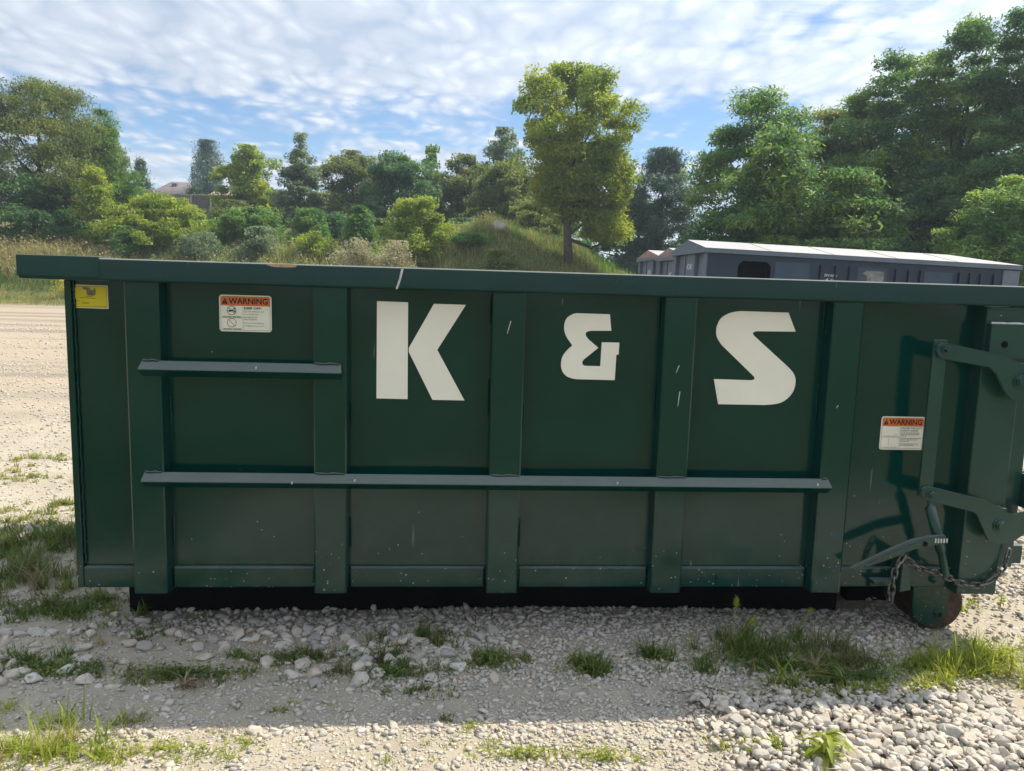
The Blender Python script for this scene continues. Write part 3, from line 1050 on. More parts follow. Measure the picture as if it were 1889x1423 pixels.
def warning(x0, x1, z0, z1, variant):
    w, h = x1 - x0, z1 - z0
    s = plate("warning_sticker", rrect(x0, x1, z0, z1, 0.011), LY, PANEL_Y - 0.0002, M["sticker"], D)
    y1, y2, y3 = LY - 0.0004, LY - 0.0008, LY - 0.0012
    m = 0.006
    zt = z1 - m
    zh = z0 + h * 0.715
    plate("orange_header", [(x0 + m, zh), (x1 - m, zh), (x1 - m, zt - 0.005), (x1 - m - 0.005, zt), (x0 + m + 0.005, zt), (x0 + m, zt - 0.005)],
          y1, LY - 0.0001, M["orange"], s)
    hz = (zh + zt) / 2
    tri = [(x0 + w * 0.055, hz - h * 0.082), (x0 + w * 0.165, hz - h * 0.082), (x0 + w * 0.11, hz + h * 0.085)]
    plate("alert_triangle", tri, y2, y1 - 0.0001, M["ink"], s)
    bars("exclamation_mark", [(x0 + w * 0.106, x0 + w * 0.114, hz - h * 0.035, hz + h * 0.03), (x0 + w * 0.106, x0 + w * 0.114, hz - h * 0.065, hz - h * 0.05)],
         y3, M["orange"], s)
    text_mesh("lettering", "WARNING", M["ink"], s, x0 + w * 0.18, hz, w * 0.75, h * 0.165, y2, 0.022)
    frame_lines("ink_border", x0 + 0.005, x1 - 0.005, z0 + 0.005, z1 - 0.005, 0.0012, y2, M["greyink"], s)
    xm = x0 + w * 0.45
    zmid = z0 + h * 0.37
    bars("ink_rules", [(xm, xm + 0.001, z0 + 0.006, zh), (x0 + 0.006, xm, zmid, zmid + 0.001), (x0 + m, x1 - m, zh - 0.001, zh)], y2, M["greyink"], s)
    if variant == 1:
        cx = x0 + w * 0.235
        ring("prohibition_ring", cx, z0 + h * 0.575, h * 0.125, 0.0018, y2, M["ink"], s)
        ring("prohibition_ring", cx, z0 + h * 0.24, h * 0.125, 0.0016, y2, M["ink"], s)
        zc = z0 + h * 0.575
        fig = [(-0.095, -0.03), (-0.02, -0.035), (0.03, 0.0), (0.075, -0.035), (0.105, -0.06), (0.11, -0.02), (0.065, 0.005), (0.03, 0.03), (-0.02, 0.005),
               (-0.055, 0.015), (-0.095, -0.01)]
        plate("falling_figure", [(cx + a * h, zc + b * h) for a, b in fig], y3, y3 + 0.0002, M["ink"], s)
        disc("figure_head", cx + 0.07 * h, zc + 0.045 * h, 0.022 * h, y3, y3 + 0.0002, M["ink"], s, 10, 0)
        text_mesh("lettering", "FALLING HAZARD", M["ink"], s, x0 + w * 0.07, z0 + h * 0.405, w * 0.35, h * 0.04, y2, 0.02)
        text_mesh("lettering", "FALLING HAZARD", M["ink"], s, x0 + w * 0.07, z0 + h * 0.07, w * 0.35, h * 0.04, y2, 0.02)
        text_mesh("lettering", "KEEP OFF!", M["ink"], s, xm + w * 0.025, z0 + h * 0.645, w * 0.33, h * 0.065, y2, 0.02)
        for k, (tx, ww) in enumerate((("Do not climb in, on", .37), ("or occupy this", .27), ("container for", .25), ("any purpose.", .25),
                                      ("Injury from slipping", .38), ("or falling may occur.", .39))):
            text_mesh("lettering", tx, M["greyink"], s, xm + w * 0.025, z0 + h * (0.555 - 0.075 * k - (0.02 if k > 3 else 0)), w * ww, h * 0.052, y2, 0.0)
    else:
        text_mesh("lettering", "SECURE TAILGATE", M["greyink"], s, xm + w * 0.02, z0 + h * 0.655, w * 0.47, h * 0.05, y2, 0.015)
        text_mesh("lettering", "SAFETY CHAIN", M["greyink"], s, xm + w * 0.02, z0 + h * 0.58, w * 0.38, h * 0.05, y2, 0.015)
        r = []
        for z, ww in ((.50, .45), (.455, .42), (.41, .12), (.34, .47), (.295, .42), (.25, .2), (.17, .45), (.13, .35)):
            a = 0
            while a < ww - 0.03:
                b = random.uniform(0.03, 0.08)
                r.append((xm + w * (0.02 + a), xm + w * (0.02 + min(a + b, ww)), z0 + h * z, z0 + h * (z + 0.018)))
                a += b + 0.012
        bars("fine_print", r, y2, M["greyink"], s)
        text_mesh("lettering", "STRIKING HAZARD", M["greyink"], s, x0 + w * 0.08, z0 + h * 0.41, w * 0.33, h * 0.03, y2)
        text_mesh("lettering", "STRIKING HAZARD", M["greyink"], s, x0 + w * 0.07, z0 + h * 0.07, w * 0.33, h * 0.03, y2)
        bars("pictogram_lines", [(x0 + w * 0.2, x0 + w * 0.205, z0 + h * 0.12, z0 + h * 0.35), (x0 + w * 0.25, x0 + w * 0.28, z0 + h * 0.115, z0 + h * 0.125),
                                 (x0 + w * 0.34, x0 + w * 0.38, z0 + h * 0.455, z0 + h * 0.462)], y2, M["greyink"], s)
    return s


warning(-0.907, -0.709, 1.264, 1.405, 1)["label"] = "orange and white warning sticker reading keep off"
warning(1.795, 1.987, 0.831, 0.973, 2)["label"] = "orange and white warning sticker about the tailgate safety chain"
ys = plate("yellow_sticker", [(-1.451, 1.340), (-1.320, 1.339), (-1.320, 1.427), (-1.451, 1.428)], LY, PANEL_Y - 0.0002, M["sticker"], D)
plate("yellow_field", [(-1.4485, 1.3425), (-1.3225, 1.3415), (-1.3225, 1.4245), (-1.4485, 1.4255)], LY - 0.0004, LY - 0.0001, M["yellow"], ys)
frame_lines("ink_border", -1.4465, -1.3245, 1.3445, 1.4225, 0.0009, LY - 0.0008, M["ink"], ys)
EM = [(0.33, 0.90), (0.42, 0.91), (0.47, 0.90), (0.50, 0.88), (0.55, 0.90), (0.53, 0.86), (0.58, 0.80), (0.60, 0.74), (0.62, 0.79), (0.64, 0.76), (0.67, 0.90),
      (0.70, 0.84), (0.71, 0.72), (0.70, 0.60), (0.68, 0.56), (0.60, 0.53), (0.56, 0.56), (0.50, 0.53), (0.46, 0.57), (0.44, 0.66), (0.46, 0.74), (0.42, 0.78),
      (0.37, 0.80)]
plate("emblem", [(-1.451 + a * 0.131 - 0.006, 1.340 + b * 0.088) for a, b in EM], LY - 0.0009, LY - 0.0006, M["beast"], ys)
text_mesh("lettering", "Customer's", M["ink"], ys, -1.404, 1.3845, 0.030, 0.005, LY - 0.0008, 0.01)
bars("fine_print", [(-1.426, -1.402, 1.3775, 1.3790), (-1.400, -1.385, 1.3772, 1.3788), (-1.383, -1.366, 1.3770, 1.3786), (-1.445, -1.424, 1.3665, 1.3676),
                    (-1.340, -1.328, 1.3465, 1.3475), (-1.372, -1.345, 1.3460, 1.3468)], LY - 0.0008, M["ink"], ys)
text_mesh("lettering", "Conns", M["ink"], ys, -1.4175, 1.3605, 0.027, 0.009, LY - 0.0008, 0.0)

# scrapes on the rim
plate("paint_scrape", [(-0.196, 1.524), (-0.206, 1.522), (-0.212, 1.49), (-0.226, 1.446), (-0.218, 1.446), (-0.204, 1.489)], -0.0212, -0.0203, M["scrape"], D)
plate("worn_edge", [(-0.709, 1.522), (-0.69, 1.526), (-0.61, 1.527), (-0.594, 1.5235), (-0.60, 1.5165), (-0.64, 1.5145), (-0.68, 1.5155)], -0.0212, -0.0145,
      M["tan_scrape"], D)
for k, (x, z, dx, dz) in enumerate(((0.62, 1.50, 0.008, 0.03), (0.65, 1.495, 0.006, 0.025), (0.69, 1.502, 0.005, 0.016), (0.60, 1.508, 0.004, 0.02))):
    plate("paint_scrape", [(x, z - dz / 2), (x + 0.003, z - dz / 2), (x + dx + 0.004, z + dz / 2), (x + dx, z + dz / 2)], -0.0211, -0.0203, M["green_arm"], D)
for x, z, dx, dz in ((0.205, 1.31, 0.012, 0.05), (0.90, 1.04, 0.004, 0.06), (0.885, 1.16, 0.010, 0.03), (1.56, 1.02, 0.006, 0.012)):
    plate("paint_scrape", [(x, z - dz / 2), (x + 0.002, z - dz / 2), (x + dx + 0.004, z + dz / 2), (x + dx, z + dz / 2)], -0.0008, -0.0001, M["scrape"], D)
for x, z in ((-0.62, 0.688), (-0.38, 0.70), (0.66, 0.700), (1.49, 0.702), (-0.75, 1.136)):
    plate("paint_scrape", [(x, z - 0.006), (x + 0.006, z - 0.004), (x + 0.007, z + 0.006), (x + 0.001, z + 0.004)], -0.0335, -0.0325, M["scrape"], D)


# ------------------------------------------------------------------ blue-grey lidded containers behind
def container(corner, L, Wd, he, tilt, label, words, decals, wordpos=None):
    e = empty("recycling_container", corner, (0, tilt, 0))
    tag(e, label, "container", "blue-grey lidded containers")
    nav, bg = M["navy"], M["bluegrey"]
    zt = he
    # body, with a real opening in the long side
    ox0, ox1, oz1 = 0.60, 1.25, he - 0.10
    if decals:
        def cham(x0, x1, z0, z1, c):
            return [(x0, z0 + c), (x0 + c, z0), (x1 - c, z0), (x1, z0 + c), (x1, z1 - c), (x1 - c, z1), (x0 + c, z1), (x0, z1 - c)]
        oz0 = 1.10
        op = cham(ox0, ox1, oz0, oz1 - 0.02, 0.09)
        bm = bmesh.new()
        outer = [(0.0, 0.25), (L, 0.25), (L, zt - 0.001), (0.0, zt - 0.001)]
        yy0 = 0.0
        ov = [bm.verts.new((x, yy0, z)) for x, z in outer]
        iv = [bm.verts.new((x, yy0, z)) for x, z in op]
        ee = [bm.edges.new((ov[i], ov[(i + 1) % 4])) for i in range(4)] + [bm.edges.new((iv[i], iv[(i + 1) % 8])) for i in range(8)]
        bmesh.ops.triangle_fill(bm, use_beauty=True, use_dissolve=False, edges=ee)
        inside = [f for f in bm.faces if ox0 + .02 < f.calc_center_median().x < ox1 - .02 and oz0 + .02 < f.calc_center_median().z < oz1 - .04
                  and all(v in iv for v in f.verts)]
        bmesh.ops.delete(bm, geom=inside, context="FACES")
        # thickness of the opening's edge
        iv2 = [bm.verts.new((v.co.x, 0.03, v.co.z)) for v in iv]
        for i in range(8):
            bm.faces.new((iv[i], iv[(i + 1) % 8], iv2[(i + 1) % 8], iv2[i]))
        obj("side_wall", bm_mesh("side_wall", bm), nav, e)
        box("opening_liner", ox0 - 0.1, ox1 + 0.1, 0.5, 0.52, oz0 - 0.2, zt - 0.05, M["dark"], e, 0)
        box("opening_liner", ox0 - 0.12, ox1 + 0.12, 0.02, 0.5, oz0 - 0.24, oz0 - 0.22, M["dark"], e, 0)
    else:
        box("side_wall", 0, L, 0, 0.03, 0.25, zt - 0.001, nav, e, 0.004)
    box("side_wall", 0, L, Wd - 0.03, Wd, 0.25, zt - 0.001, nav, e, 0.004)
    box("end_wall", 0.06, 0.09, 0.031, Wd - 0.031, 0.25, zt - 0.001, bg, e, 0.003)
    box("end_wall", L - 0.05, L - 0.02, 0.031, Wd - 0.031, 0.25, zt - 0.001, bg, e, 0.003)
    for y in (0.02, Wd * 0.33, Wd * 0.62, Wd - 0.2):
        wdt = 0.20 if y in (0.02, Wd - 0.2) else 0.09
        box("end_post", -0.02, 0.058, y, y + wdt, 0.25, zt - 0.002, bg, e, 0.004)
    box("end_stiffener", -0.004, 0.058, Wd * 0.38, Wd * 0.60, 0.25, zt - 0.002, bg, e, 0.003)
    if decals:
        n = 0
        for k, (x, w) in enumerate(((2.22, .02), (2.52, .02), (2.80, .02), (3.74, .03), (4.0, .03), (4.24, .03), (5.04, .03), (5.26, .03), (5.48, .03), (5.75, .06))):
            if x < L - 0.3:
                box("side_rib", x, x + w, -0.045, -0.001, 0.25, zt - 0.12, nav, e, 0.003)
        box("faded_panel", 1.33, 2.02, -0.006, -0.001, 0.9, zt - 0.10, M["decal_blue"], e, 0)
        box("faded_panel", 2.98, 3.58, -0.006, -0.001, 0.9, zt - 0.12, M["decal_blue"], e, 0)
        plate("faded_panel", [(3.08, zt - 0.24), (3.16, zt - 0.18), (3.50, zt - 0.18), (3.52, zt - 0.24), (3.52, zt - 0.46), (3.18, zt - 0.46), (3.18, zt - 0.27)],
              -0.009, -0.0065, M["decal_tan"], e)
        box("faded_panel", 4.34, 4.92, -0.006, -0.001, 0.9, zt - 0.13, M["decal_blue"], e, 0)
        box("corner_plate", L - 0.33, L + 0.01, -0.02, -0.001, zt - 0.42, zt - 0.02, bg, e, 0.004)
        text_mesh("lettering", "39YARD", M["white_ink"], e, 2.32, zt - 0.31, 0.26, 0.05, -0.006, 0.01)
        text_mesh("lettering", "4 0", M["white_ink"], e, 2.35, zt - 0.39, 0.17, 0.05, -0.006, 0.01)
    # roof: fascia strips and a low gable, hipped at the tailgate end
    box("fascia", -0.08, L + 0.03, -0.06, -0.021, zt, zt + 0.085, bg, e, 0.004)
    box("fascia", -0.08, L + 0.03, Wd + 0.021, Wd + 0.06, zt, zt + 0.085, bg, e, 0.004)
    box("fascia", -0.085, -0.04, -0.0205, Wd + 0.0205, zt, zt + 0.084, bg, e, 0.004)
    rz = zt + 0.087
    pk = zt + 0.087 + 0.21
    hip = 0.75
    V = [(-0.08, -0.06, rz), (L + 0.03, -0.06, rz), (L + 0.03, Wd + 0.06, rz), (-0.08, Wd + 0.06, rz), (-0.08, Wd / 2, pk), (L - hip, Wd / 2, pk)]
    r = obj("roof", mesh_np("roof", V, [np.array([(0, 1, 5, 4), (2, 3, 4, 5)]), np.array([(1, 2, 5)])]), M["roofmetal"], e)
    for x in np.arange(1.2, L - hip, 1.25):
        a = math.atan2(pk - rz, Wd / 2)
        V2, F2 = tube_arrays([(x, -0.055, rz + 0.004), (x, Wd / 2, pk + 0.004)], [0.006, 0.006], 5)
        obj("roof_seam", mesh_np("roof_seam", V2, F2), M["roofmetal"], r)
    gable = obj("gable_end", mesh_np("gable_end", [(-0.075, -0.055, rz - 0.002), (-0.075, Wd + 0.055, rz - 0.002), (-0.075, Wd / 2, pk - 0.003)], np.array([(0, 1, 2)])),
                bg if decals else M["rustroof"], e)
    # lettering on the end: local x axis of the text runs toward -y
    for (tx, yc, zc, ww, hh) in words:
        o = text_mesh("lettering", tx, M["white_ink"], e, -ww / 2, 0.0, ww, hh, 0.0, 0.015)
        o.rotation_euler = (0, 0, -math.pi / 2)
        o.location = (-0.0065, yc, zc)
    return e


c1 = W(1303, 457, 11.6)
container((c1[0], 11.6, 0.0), 6.28, 2.3, c1[2] - 0.09, math.radians(1.3), "nearest blue-grey lidded container with octagonal side opening, right of centre",
          [("MCSWMD", 1.13, c1[2] - 0.34, 0.34, 0.12), ("RRC", 1.13, c1[2] - 0.60, 0.30, 0.14)], True)
c3 = W(1262, 470, 14.3)
container((c3[0], 14.3, 0.0), 6.4, 2.3, c3[2] - 0.10, math.radians(0.8), "lidded container with rusty gable wedged in the middle of the three",
          [("MC", 1.13, c3[2] - 0.45, 0.22, 0.14), ("RR", 0.5, c3[2] - 0.62, 0.2, 0.14), ("MC", 1.9, c3[2] - 0.5, 0.2, 0.14)], False)
c2 = W(1219, 473, 17.2)
container((c2[0], 17.2, 0.0), 6.4, 2.5, c2[2] - 0.09, math.radians(0.8), "farthest lidded container with brown gable at the left of the row",
          [("MCSW", 1.22, c2[2] - 0.42, 0.34, 0.16), ("S", 1.22, c2[2] - 0.70, 0.14, 0.18), ("C", 2.2, c2[2] - 0.72, 0.14, 0.18)], False)


# ------------------------------------------------------------------ house, wall and shed on the hill
def gable_house(name, label, px0, px1, py_eave, py_ridge, Y, depth, cat, wall, roof, hip=0.0):
    a, b = W(px0, py_eave, Y), W(px1, py_eave, Y)
    rz = W((px0 + px1) / 2, py_ridge, Y + depth / 2)[2]
    z0 = min(float(terrain(a[0], Y)), float(terrain(b[0], Y + depth))) - 0.3
    ez = (a[2] + b[2]) / 2
    e = empty(name, (a[0], Y, z0))
    tag(e, label, cat)
    w = b[0] - a[0]
    h = ez - z0
    box("wall", 0, w, 0, depth, 0, h, wall, e, 0.02)
    o, t = 0.3, 0.12
    r = rz - z0
    hp = hip * w
    V = [(-o, -o, h), (w + o, -o, h), (w + o, depth + o, h), (-o, depth + o, h), (hp - o, depth / 2, r), (w - hp + o, depth / 2, r)]
    V += [(x, y, z + t) for x, y, z in V]
    F4 = [(6, 7, 11, 10), (8, 9, 10, 11), (1, 0, 4, 5), (3, 2, 5, 4), (0, 1, 7, 6), (2, 3, 9, 8)]
    F4 += [(7, 8, 2, 1), (9, 6, 0, 3)]
    F3 = [(7, 8, 11), (9, 6, 10), (1, 2, 5), (3, 0, 4)]
    obj("roof", mesh_np("roof", V, [np.array(F4), np.array(F3)]), roof, e)
    return e, w, h


h1, hw, hh = gable_house("hilltop_house", "grey hip-roofed house showing over the vine mound on the hill", 276, 345, 364, 338, 74, 7, "house", M["house_wall"],
                         M["house_roof"], 0.32)
box("window", 1.0, 1.9, -0.05, -0.002, hh - 1.4, hh - 0.3, M["dark"], h1, 0.01)
box("chimney", 1.3, 1.75, 2.2, 2.65, hh, hh + 1.55, M["house_roof"], h1, 0.02)
for k, (p0, p1, pt, Y) in enumerate(((272, 283, 352, 62), (283, 310, 356, 63), (310, 340, 358, 66), (340, 386, 362, 64))):
    pass


def wall_run(name, label, px0, px1, pyt, pyb, Y, mat, n, cat, piece):
    a, b = W(px0, pyt, Y), W(px1, pyt, Y)
    z0 = W(px0, pyb, Y)[2]
    e = empty(name, (a[0], Y, z0))
    tag(e, label, cat)
    w, h = b[0] - a[0], a[2] - z0
    for i in range(n):
        x0, x1 = w * i / n, w * (i + 1) / n
        box(piece, x0 + 0.015, x1 - 0.015, 0.03 * random.random(), 0.3, 0, h * (0.97 + 0.05 * random.random()), mat, e, 0.02, 1)
    return e


wall_run("block_wall", "pale stone block end pier by the clipped green shrub", 271, 283, 350, 372, 60, M["block"], 2, "wall", "block")
wall_run("retaining_wall", "long grey board wall below the house roof on the hill", 308, 352, 357, 384, 61.5, M["fence"], 12, "wall", "board")
wall_run("board_fence", "short weathered board fence left of the tan-roofed shed", 352, 388, 358, 392, 60, M["fence"], 14, "fence", "board")
sh, sw, shh = gable_house("garden_shed", "small board shed with tan roof beside the pale blue tree", 395, 428, 364, 357, 58, 2.0, "shed", M["fence"], M["shed_roof"], 0.0)


# ------------------------------------------------------------------ trees and bushes
def leaf_quads(C, size, up=0.35, aspect=0.5, hang=0.0):
    n = len(C)
    nrm = rng.normal(size=(n, 3))
    nrm[:, 2] = np.abs(nrm[:, 2]) + up
    nrm /= np.linalg.norm(nrm, axis=1)[:, None]
    a = np.cross(nrm, rng.normal(size=(n, 3)))
    a[:, 2] -= hang
    a /= np.linalg.norm(a, axis=1)[:, None] + 1e-9
    b = np.cross(nrm, a)
    s = size * rng.uniform(0.6, 1.35, n)[:, None]
    V = np.stack([C - a * s * 0.5 + b * s * aspect * 0.4, C - a * s * 0.28 - b * s * aspect * 0.6, C + a * s * 0.62 + nrm * s * 0.12], 1).reshape(-1, 3)
    i = np.arange(n) * 3
    F = np.stack([i, i + 1, i + 2], 1)
    return V, F


PROFILES = {
    "round": [(0, .35), (.12, .75), (.35, 1), (.6, .95), (.8, .7), (.93, .4), (1, .08)],
    "dome": [(0, .8), (.2, .95), (.5, 1), (.75, .82), (.9, .52), (1, .1)],
    "vase": [(0, .12), (.12, .3), (.3, .68), (.5, .95), (.72, 1), (.88, .78), (.96, .5), (1, .15)],
    "cone": [(0, 1), (.25, .85), (.5, .6), (.75, .34), (.92, .14), (1, .02)],
    "column": [(0, .7), (.2, 1), (.5, .9), (.75, .6), (.9, .35), (1, .05)],
    "slender": [(0, .8), (.3, 1), (.5, .8), (.68, .42), (.85, .2), (1, .04)],
    "mound": [(0, 1), (.3, .98), (.6, .82), (.85, .5), (1, .15)],
}


LEAF_N, LEAF_S = 2.6, 1.18


def make_tree(name, label, cat, px0, px1, py_top, Y, prof, mat, nleaf, leaf=0.12, py_base=None, group=None, crown0=0.12, trunk=0.14,
              clr=0.5, flat=0.6, nclus=90, up=0.35, aspect=0.58, hang=0.0, limbs=9, lump=0.22, shell=0.35, seed=None, sub=None, upright=0.0):
    global rng
    nleaf, leaf = int(nleaf * LEAF_N), leaf * LEAF_S
    rng = np.random.default_rng(seed if seed is not None else int(px0 * 7 + py_top * 13 + 90000))
    cx = (px0 + px1) / 2
    top = W(cx, py_top, Y)
    rad = (W(px1, py_top, Y)[0] - W(px0, py_top, Y)[0]) / 2
    zb = float(terrain(top[0], Y))
    e = empty(name, (top[0], Y, zb))
    tag(e, label, cat, group)
    H = top[2] - zb
    pt, pr = zip(*PROFILES[prof])
    z0 = H * crown0
    ph = rng.uniform(0, 6.28, 6)

    def radius(t, th):
        l = 1 + lump * (0.6 * np.sin(3 * th + ph[0] + 7 * t) + 0.5 * np.sin(5 * th + ph[1] - 11 * t) + 0.5 * np.sin(2 * th + ph[2] + 17 * t))
        return rad * np.interp(t, pt, pr) * l
    t = rng.uniform(0, 1, nclus * 6)
    keep = rng.uniform(0, 1, len(t)) < np.interp(t, pt, pr) + 0.08
    t = t[keep][:nclus]
    n = len(t)
    th = rng.uniform(0, 2 * np.pi, n)
    rr_ = radius(t, th) * (shell + (1 - shell) * np.sqrt(rng.uniform(0, 1, n))) * np.where(rng.uniform(0, 1, n) < 0.25, rng.uniform(0.2, 0.9, n), 1)
    C = np.stack([rr_ * np.cos(th), rr_ * np.sin(th), z0 + t * (H - z0)], 1)
    if sub is not None:      # extra lobes: (dx, dz_frac, r, count)
        for dx, zf, r_, cnt in sub:
            u = rng.normal(size=(cnt, 3))
            u /= np.linalg.norm(u, axis=1)[:, None]
            u *= rng.uniform(0.4, 1, cnt)[:, None] ** 0.5
            C = np.concatenate([C, np.array([dx, 0, zf * H]) + u * np.array([r_[0], r_[1], r_[2]])])
    n = len(C)
    per = rng.multinomial(nleaf, np.full(n, 1 / n))
    idx = np.repeat(np.arange(n), per)
    cs = clr * rng.uniform(0.6, 1.35, n)
    off = np.clip(rng.normal(size=(len(idx), 3)), -1.7, 1.7) * 0.5
    off[:, 2] *= flat
    if upright:
        off[:, 2] *= 1 + upright
    LC = C[idx] + off * cs[idx][:, None]
    # keep the tip and foot inside the tree
    LC[:, 2] = np.clip(LC[:, 2], 0.02, H * 1.01)
    V, F = leaf_quads(LC, leaf, up, aspect, hang)
    obj("crown", mesh_np("crown", V, F), mat, e)
    # trunk and limbs
    b = Buf()
    hh_ = H * 0.82
    ks = np.linspace(0, 1, 7)
    wob = rng.normal(size=(7, 2)) * 0.04 * rad
    wob[0] = 0
    tp = np.stack([wob[:, 0], wob[:, 1], ks * hh_ - 0.05], 1)
    b.add(*tube_arrays(tp, trunk * (1.15 - 0.95 * ks), 8))
    pick = rng.permutation(n)[:limbs]
    for j in pick:
        zs = max(0.12 * H, min(C[j, 2] * rng.uniform(0.45, 0.75), hh_ * 0.95))
        s = np.array([np.interp(zs, tp[:, 2], tp[:, 0]), np.interp(zs, tp[:, 2], tp[:, 1]), zs])
        mid = s * 0.5 + C[j] * 0.5 + np.array([0, 0, -0.08 * H * rng.uniform(-0.4, 1)])
        r0 = trunk * (1.0 - 0.85 * zs / hh_) * 0.6
        q = [s, s * 0.6 + mid * 0.4, mid, mid * 0.4 + C[j] * 0.6, C[j]]
        b.add(*tube_arrays(q, [r0, r0 * .85, r0 * .65, r0 * .4, r0 * .15], 5))
    obj("trunk", b.mesh("trunk", True), M["bark"], e)
    return e


def make_conifer(name, label, px0, px1, py_top, Y, mat, nleaf, leaf=0.14, group=None, levels=16, droop=0.25, seed=3, trunk=0.12):
    global rng
    nleaf, leaf = int(nleaf * LEAF_N), leaf * LEAF_S
    rng = np.random.default_rng(seed)
    cx = (px0 + px1) / 2
    top = W(cx, py_top, Y)
    rad = (W(px1, py_top, Y)[0] - W(px0, py_top, Y)[0]) / 2
    zb = float(terrain(top[0], Y))
    H = top[2] - zb
    e = empty(name, (top[0], Y, zb))
    tag(e, label, "tree", group)
    b = Buf()
    b.add(*tube_arrays([(0, 0, -0.05), (0, 0, H * .5), (0, 0, H * .98)], [trunk, trunk * .6, 0.02], 7))
    Cs = []
    for k in range(levels):
        f = (k + 0.5 * rng.random()) / levels
        z = H * (0.06 + 0.93 * f)
        R = rad * (1 - f) ** 0.8 * rng.uniform(0.85, 1.1)
        nb = int(5 + 7 * (1 - f))
        for j in range(nb):
            th = rng.uniform(0, 6.28)
            R2 = R * rng.uniform(0.75, 1.12)
            end = np.array([R2 * math.cos(th), R2 * math.sin(th), z - droop * R2 + 0.15 * R2 * rng.normal()])
            b.add(*tube_arrays([(0, 0, z), tuple(end * np.array([.5, .5, 0]) + np.array([0, 0, z * .5 + end[2] * .5 + .04 * R2])), tuple(end)],
                               [0.03, 0.02, 0.008], 4))
            m = max(3, int(R2 / 0.18))
            for q in range(m):
                g = (q + 1) / m
                Cs.append(np.array([end[0] * g, end[1] * g, z + (end[2] - z) * g]))
    Cs.append(np.array([0, 0, H * 0.99]))
    C = np.array(Cs)
    idx = rng.integers(0, len(C), nleaf)
    off = rng.normal(size=(nleaf, 3)) * np.array([0.2, 0.2, 0.13])
    V, F = leaf_quads(C[idx] + off, leaf, 0.2, 0.22, 0.3)
    obj("crown", mesh_np("crown", V, F), mat, e)
    obj("trunk", b.mesh("trunk", True), M["bark"], e)
    return e


GB = "trees along the left bank"
GRT = "tall trees behind the containers"
GBU = "bushes on the bank"
make_tree("leafy_tree", "big olive-green leafy tree filling the far left edge", "tree", -70, 200, 152, 44, "dome", M["leaf_olive"], 40000, 0.13, group=GB,
          crown0=0.05, trunk=0.22, clr=0.75, nclus=240, up=0.1, lump=0.16, hang=0.4, aspect=0.42)
make_tree("pine_tree", "soft green pine at the right shoulder of the big left tree", "tree", 118, 250, 206, 46, "column", M["leaf_mid"], 17000, 0.16, group=GB,
          crown0=0.05, trunk=0.16, clr=0.55, nclus=150, aspect=0.3, hang=-0.6, lump=0.2)
make_conifer("spruce_tree", "small dark blue-green spruce left of the house roof", 228, 288, 293, 71, M["leaf_spruce"], 6000, 0.24, group=GB, levels=14, droop=0.0, seed=12)
make_tree("pale_tree", "pale blue-grey upright tree standing behind the shed", "tree", 346, 416, 261, 66, "column", M["leaf_blue"], 9000, 0.17, group=GB, crown0=0.05,
          trunk=0.12, clr=0.5, nclus=90, flat=1.6, upright=0.6, aspect=0.35, hang=-0.8)
make_conifer("spruce_tree", "low dark spruce at the foot of the pale blue-grey tree", 336, 380, 345, 63, M["leaf_spruce"], 4000, 0.2, group=GB, levels=10, droop=0.05, seed=14)
make_tree("leafy_tree", "bright yellow-green tree right of the shed", "tree", 405, 510, 272, 55, "round", M["leaf_yellow"], 9000, 0.17, group=GB, crown0=0.1, trunk=0.13,
          clr=0.6, nclus=80, lump=0.35)
make_tree("slender_tree", "slender sparse grey-green tree with a thin pointed top", "tree", 510, 600, 249, 49, "slender", M["leaf_grey"], 5200, 0.15, group=GB, crown0=0.18,
          trunk=0.1, clr=0.42, nclus=90, lump=0.3)
make_tree("leafy_tree", "round olive tree just right of the slender tree", "tree", 588, 718, 282, 52, "dome", M["leaf_olive"], 13000, 0.14, group=GB, crown0=0.05, trunk=0.16,
          clr=0.6, nclus=130, lump=0.25)
make_tree("leafy_tree", "dark green broad tree behind the yellow bush", "tree", 684, 800, 276, 49, "dome", M["leaf_dark"], 13000, 0.15, group=GB, crown0=0.05, trunk=0.16,
          clr=0.6, nclus=120, lump=0.3)
make_tree("leafy_tree", "small pointed crown poking above the dark broad tree", "tree", 764, 822, 263, 53, "column", M["leaf_mid"], 5500, 0.15, group=GB, crown0=0.1, trunk=0.1,
          clr=0.45, nclus=60, lump=0.3)
make_tree("leafy_tree", "yellowish olive tree left of the maple, in the middle", "tree", 798, 915, 288, 51, "dome", M["leaf_olive"], 11000, 0.15, group=GB, crown0=0.05,
          trunk=0.14, clr=0.6, nclus=110, lump=0.3)
make_tree("leafy_tree", "pale thin tree rising just behind the maple's left side", "tree", 884, 975, 238, 55, "round", M["leaf_grey"], 7000, 0.16, group=GB, crown0=0.15,
          trunk=0.12, clr=0.55, nclus=80, lump=0.3)
make_tree("leafy_tree", "low olive tree behind the grassy mound and boulder", "tree", 868, 1010, 300, 46, "dome", M["leaf_olive"], 12000, 0.14, group=GB, crown0=0.03,
          trunk=0.13, clr=0.6, nclus=120, lump=0.25)
make_tree("maple_tree", "tall yellow-green maple with forked trunk on the mound", "tree", 958, 1168, 117, 34.5, "vase", M["leaf_maple"], 38000, 0.12, crown0=0.22, trunk=0.2,
          clr=0.55, nclus=210, lump=0.13, limbs=34, shell=0.45, up=0.25, seed=5,
          sub=[(1.5, 0.42, (1.4, 1.5, 1.6), 70), (1.7, 0.20, (1.1, 1.2, 0.8), 36), (-0.6, 0.40, (1.2, 1.2, 1.1), 30)])
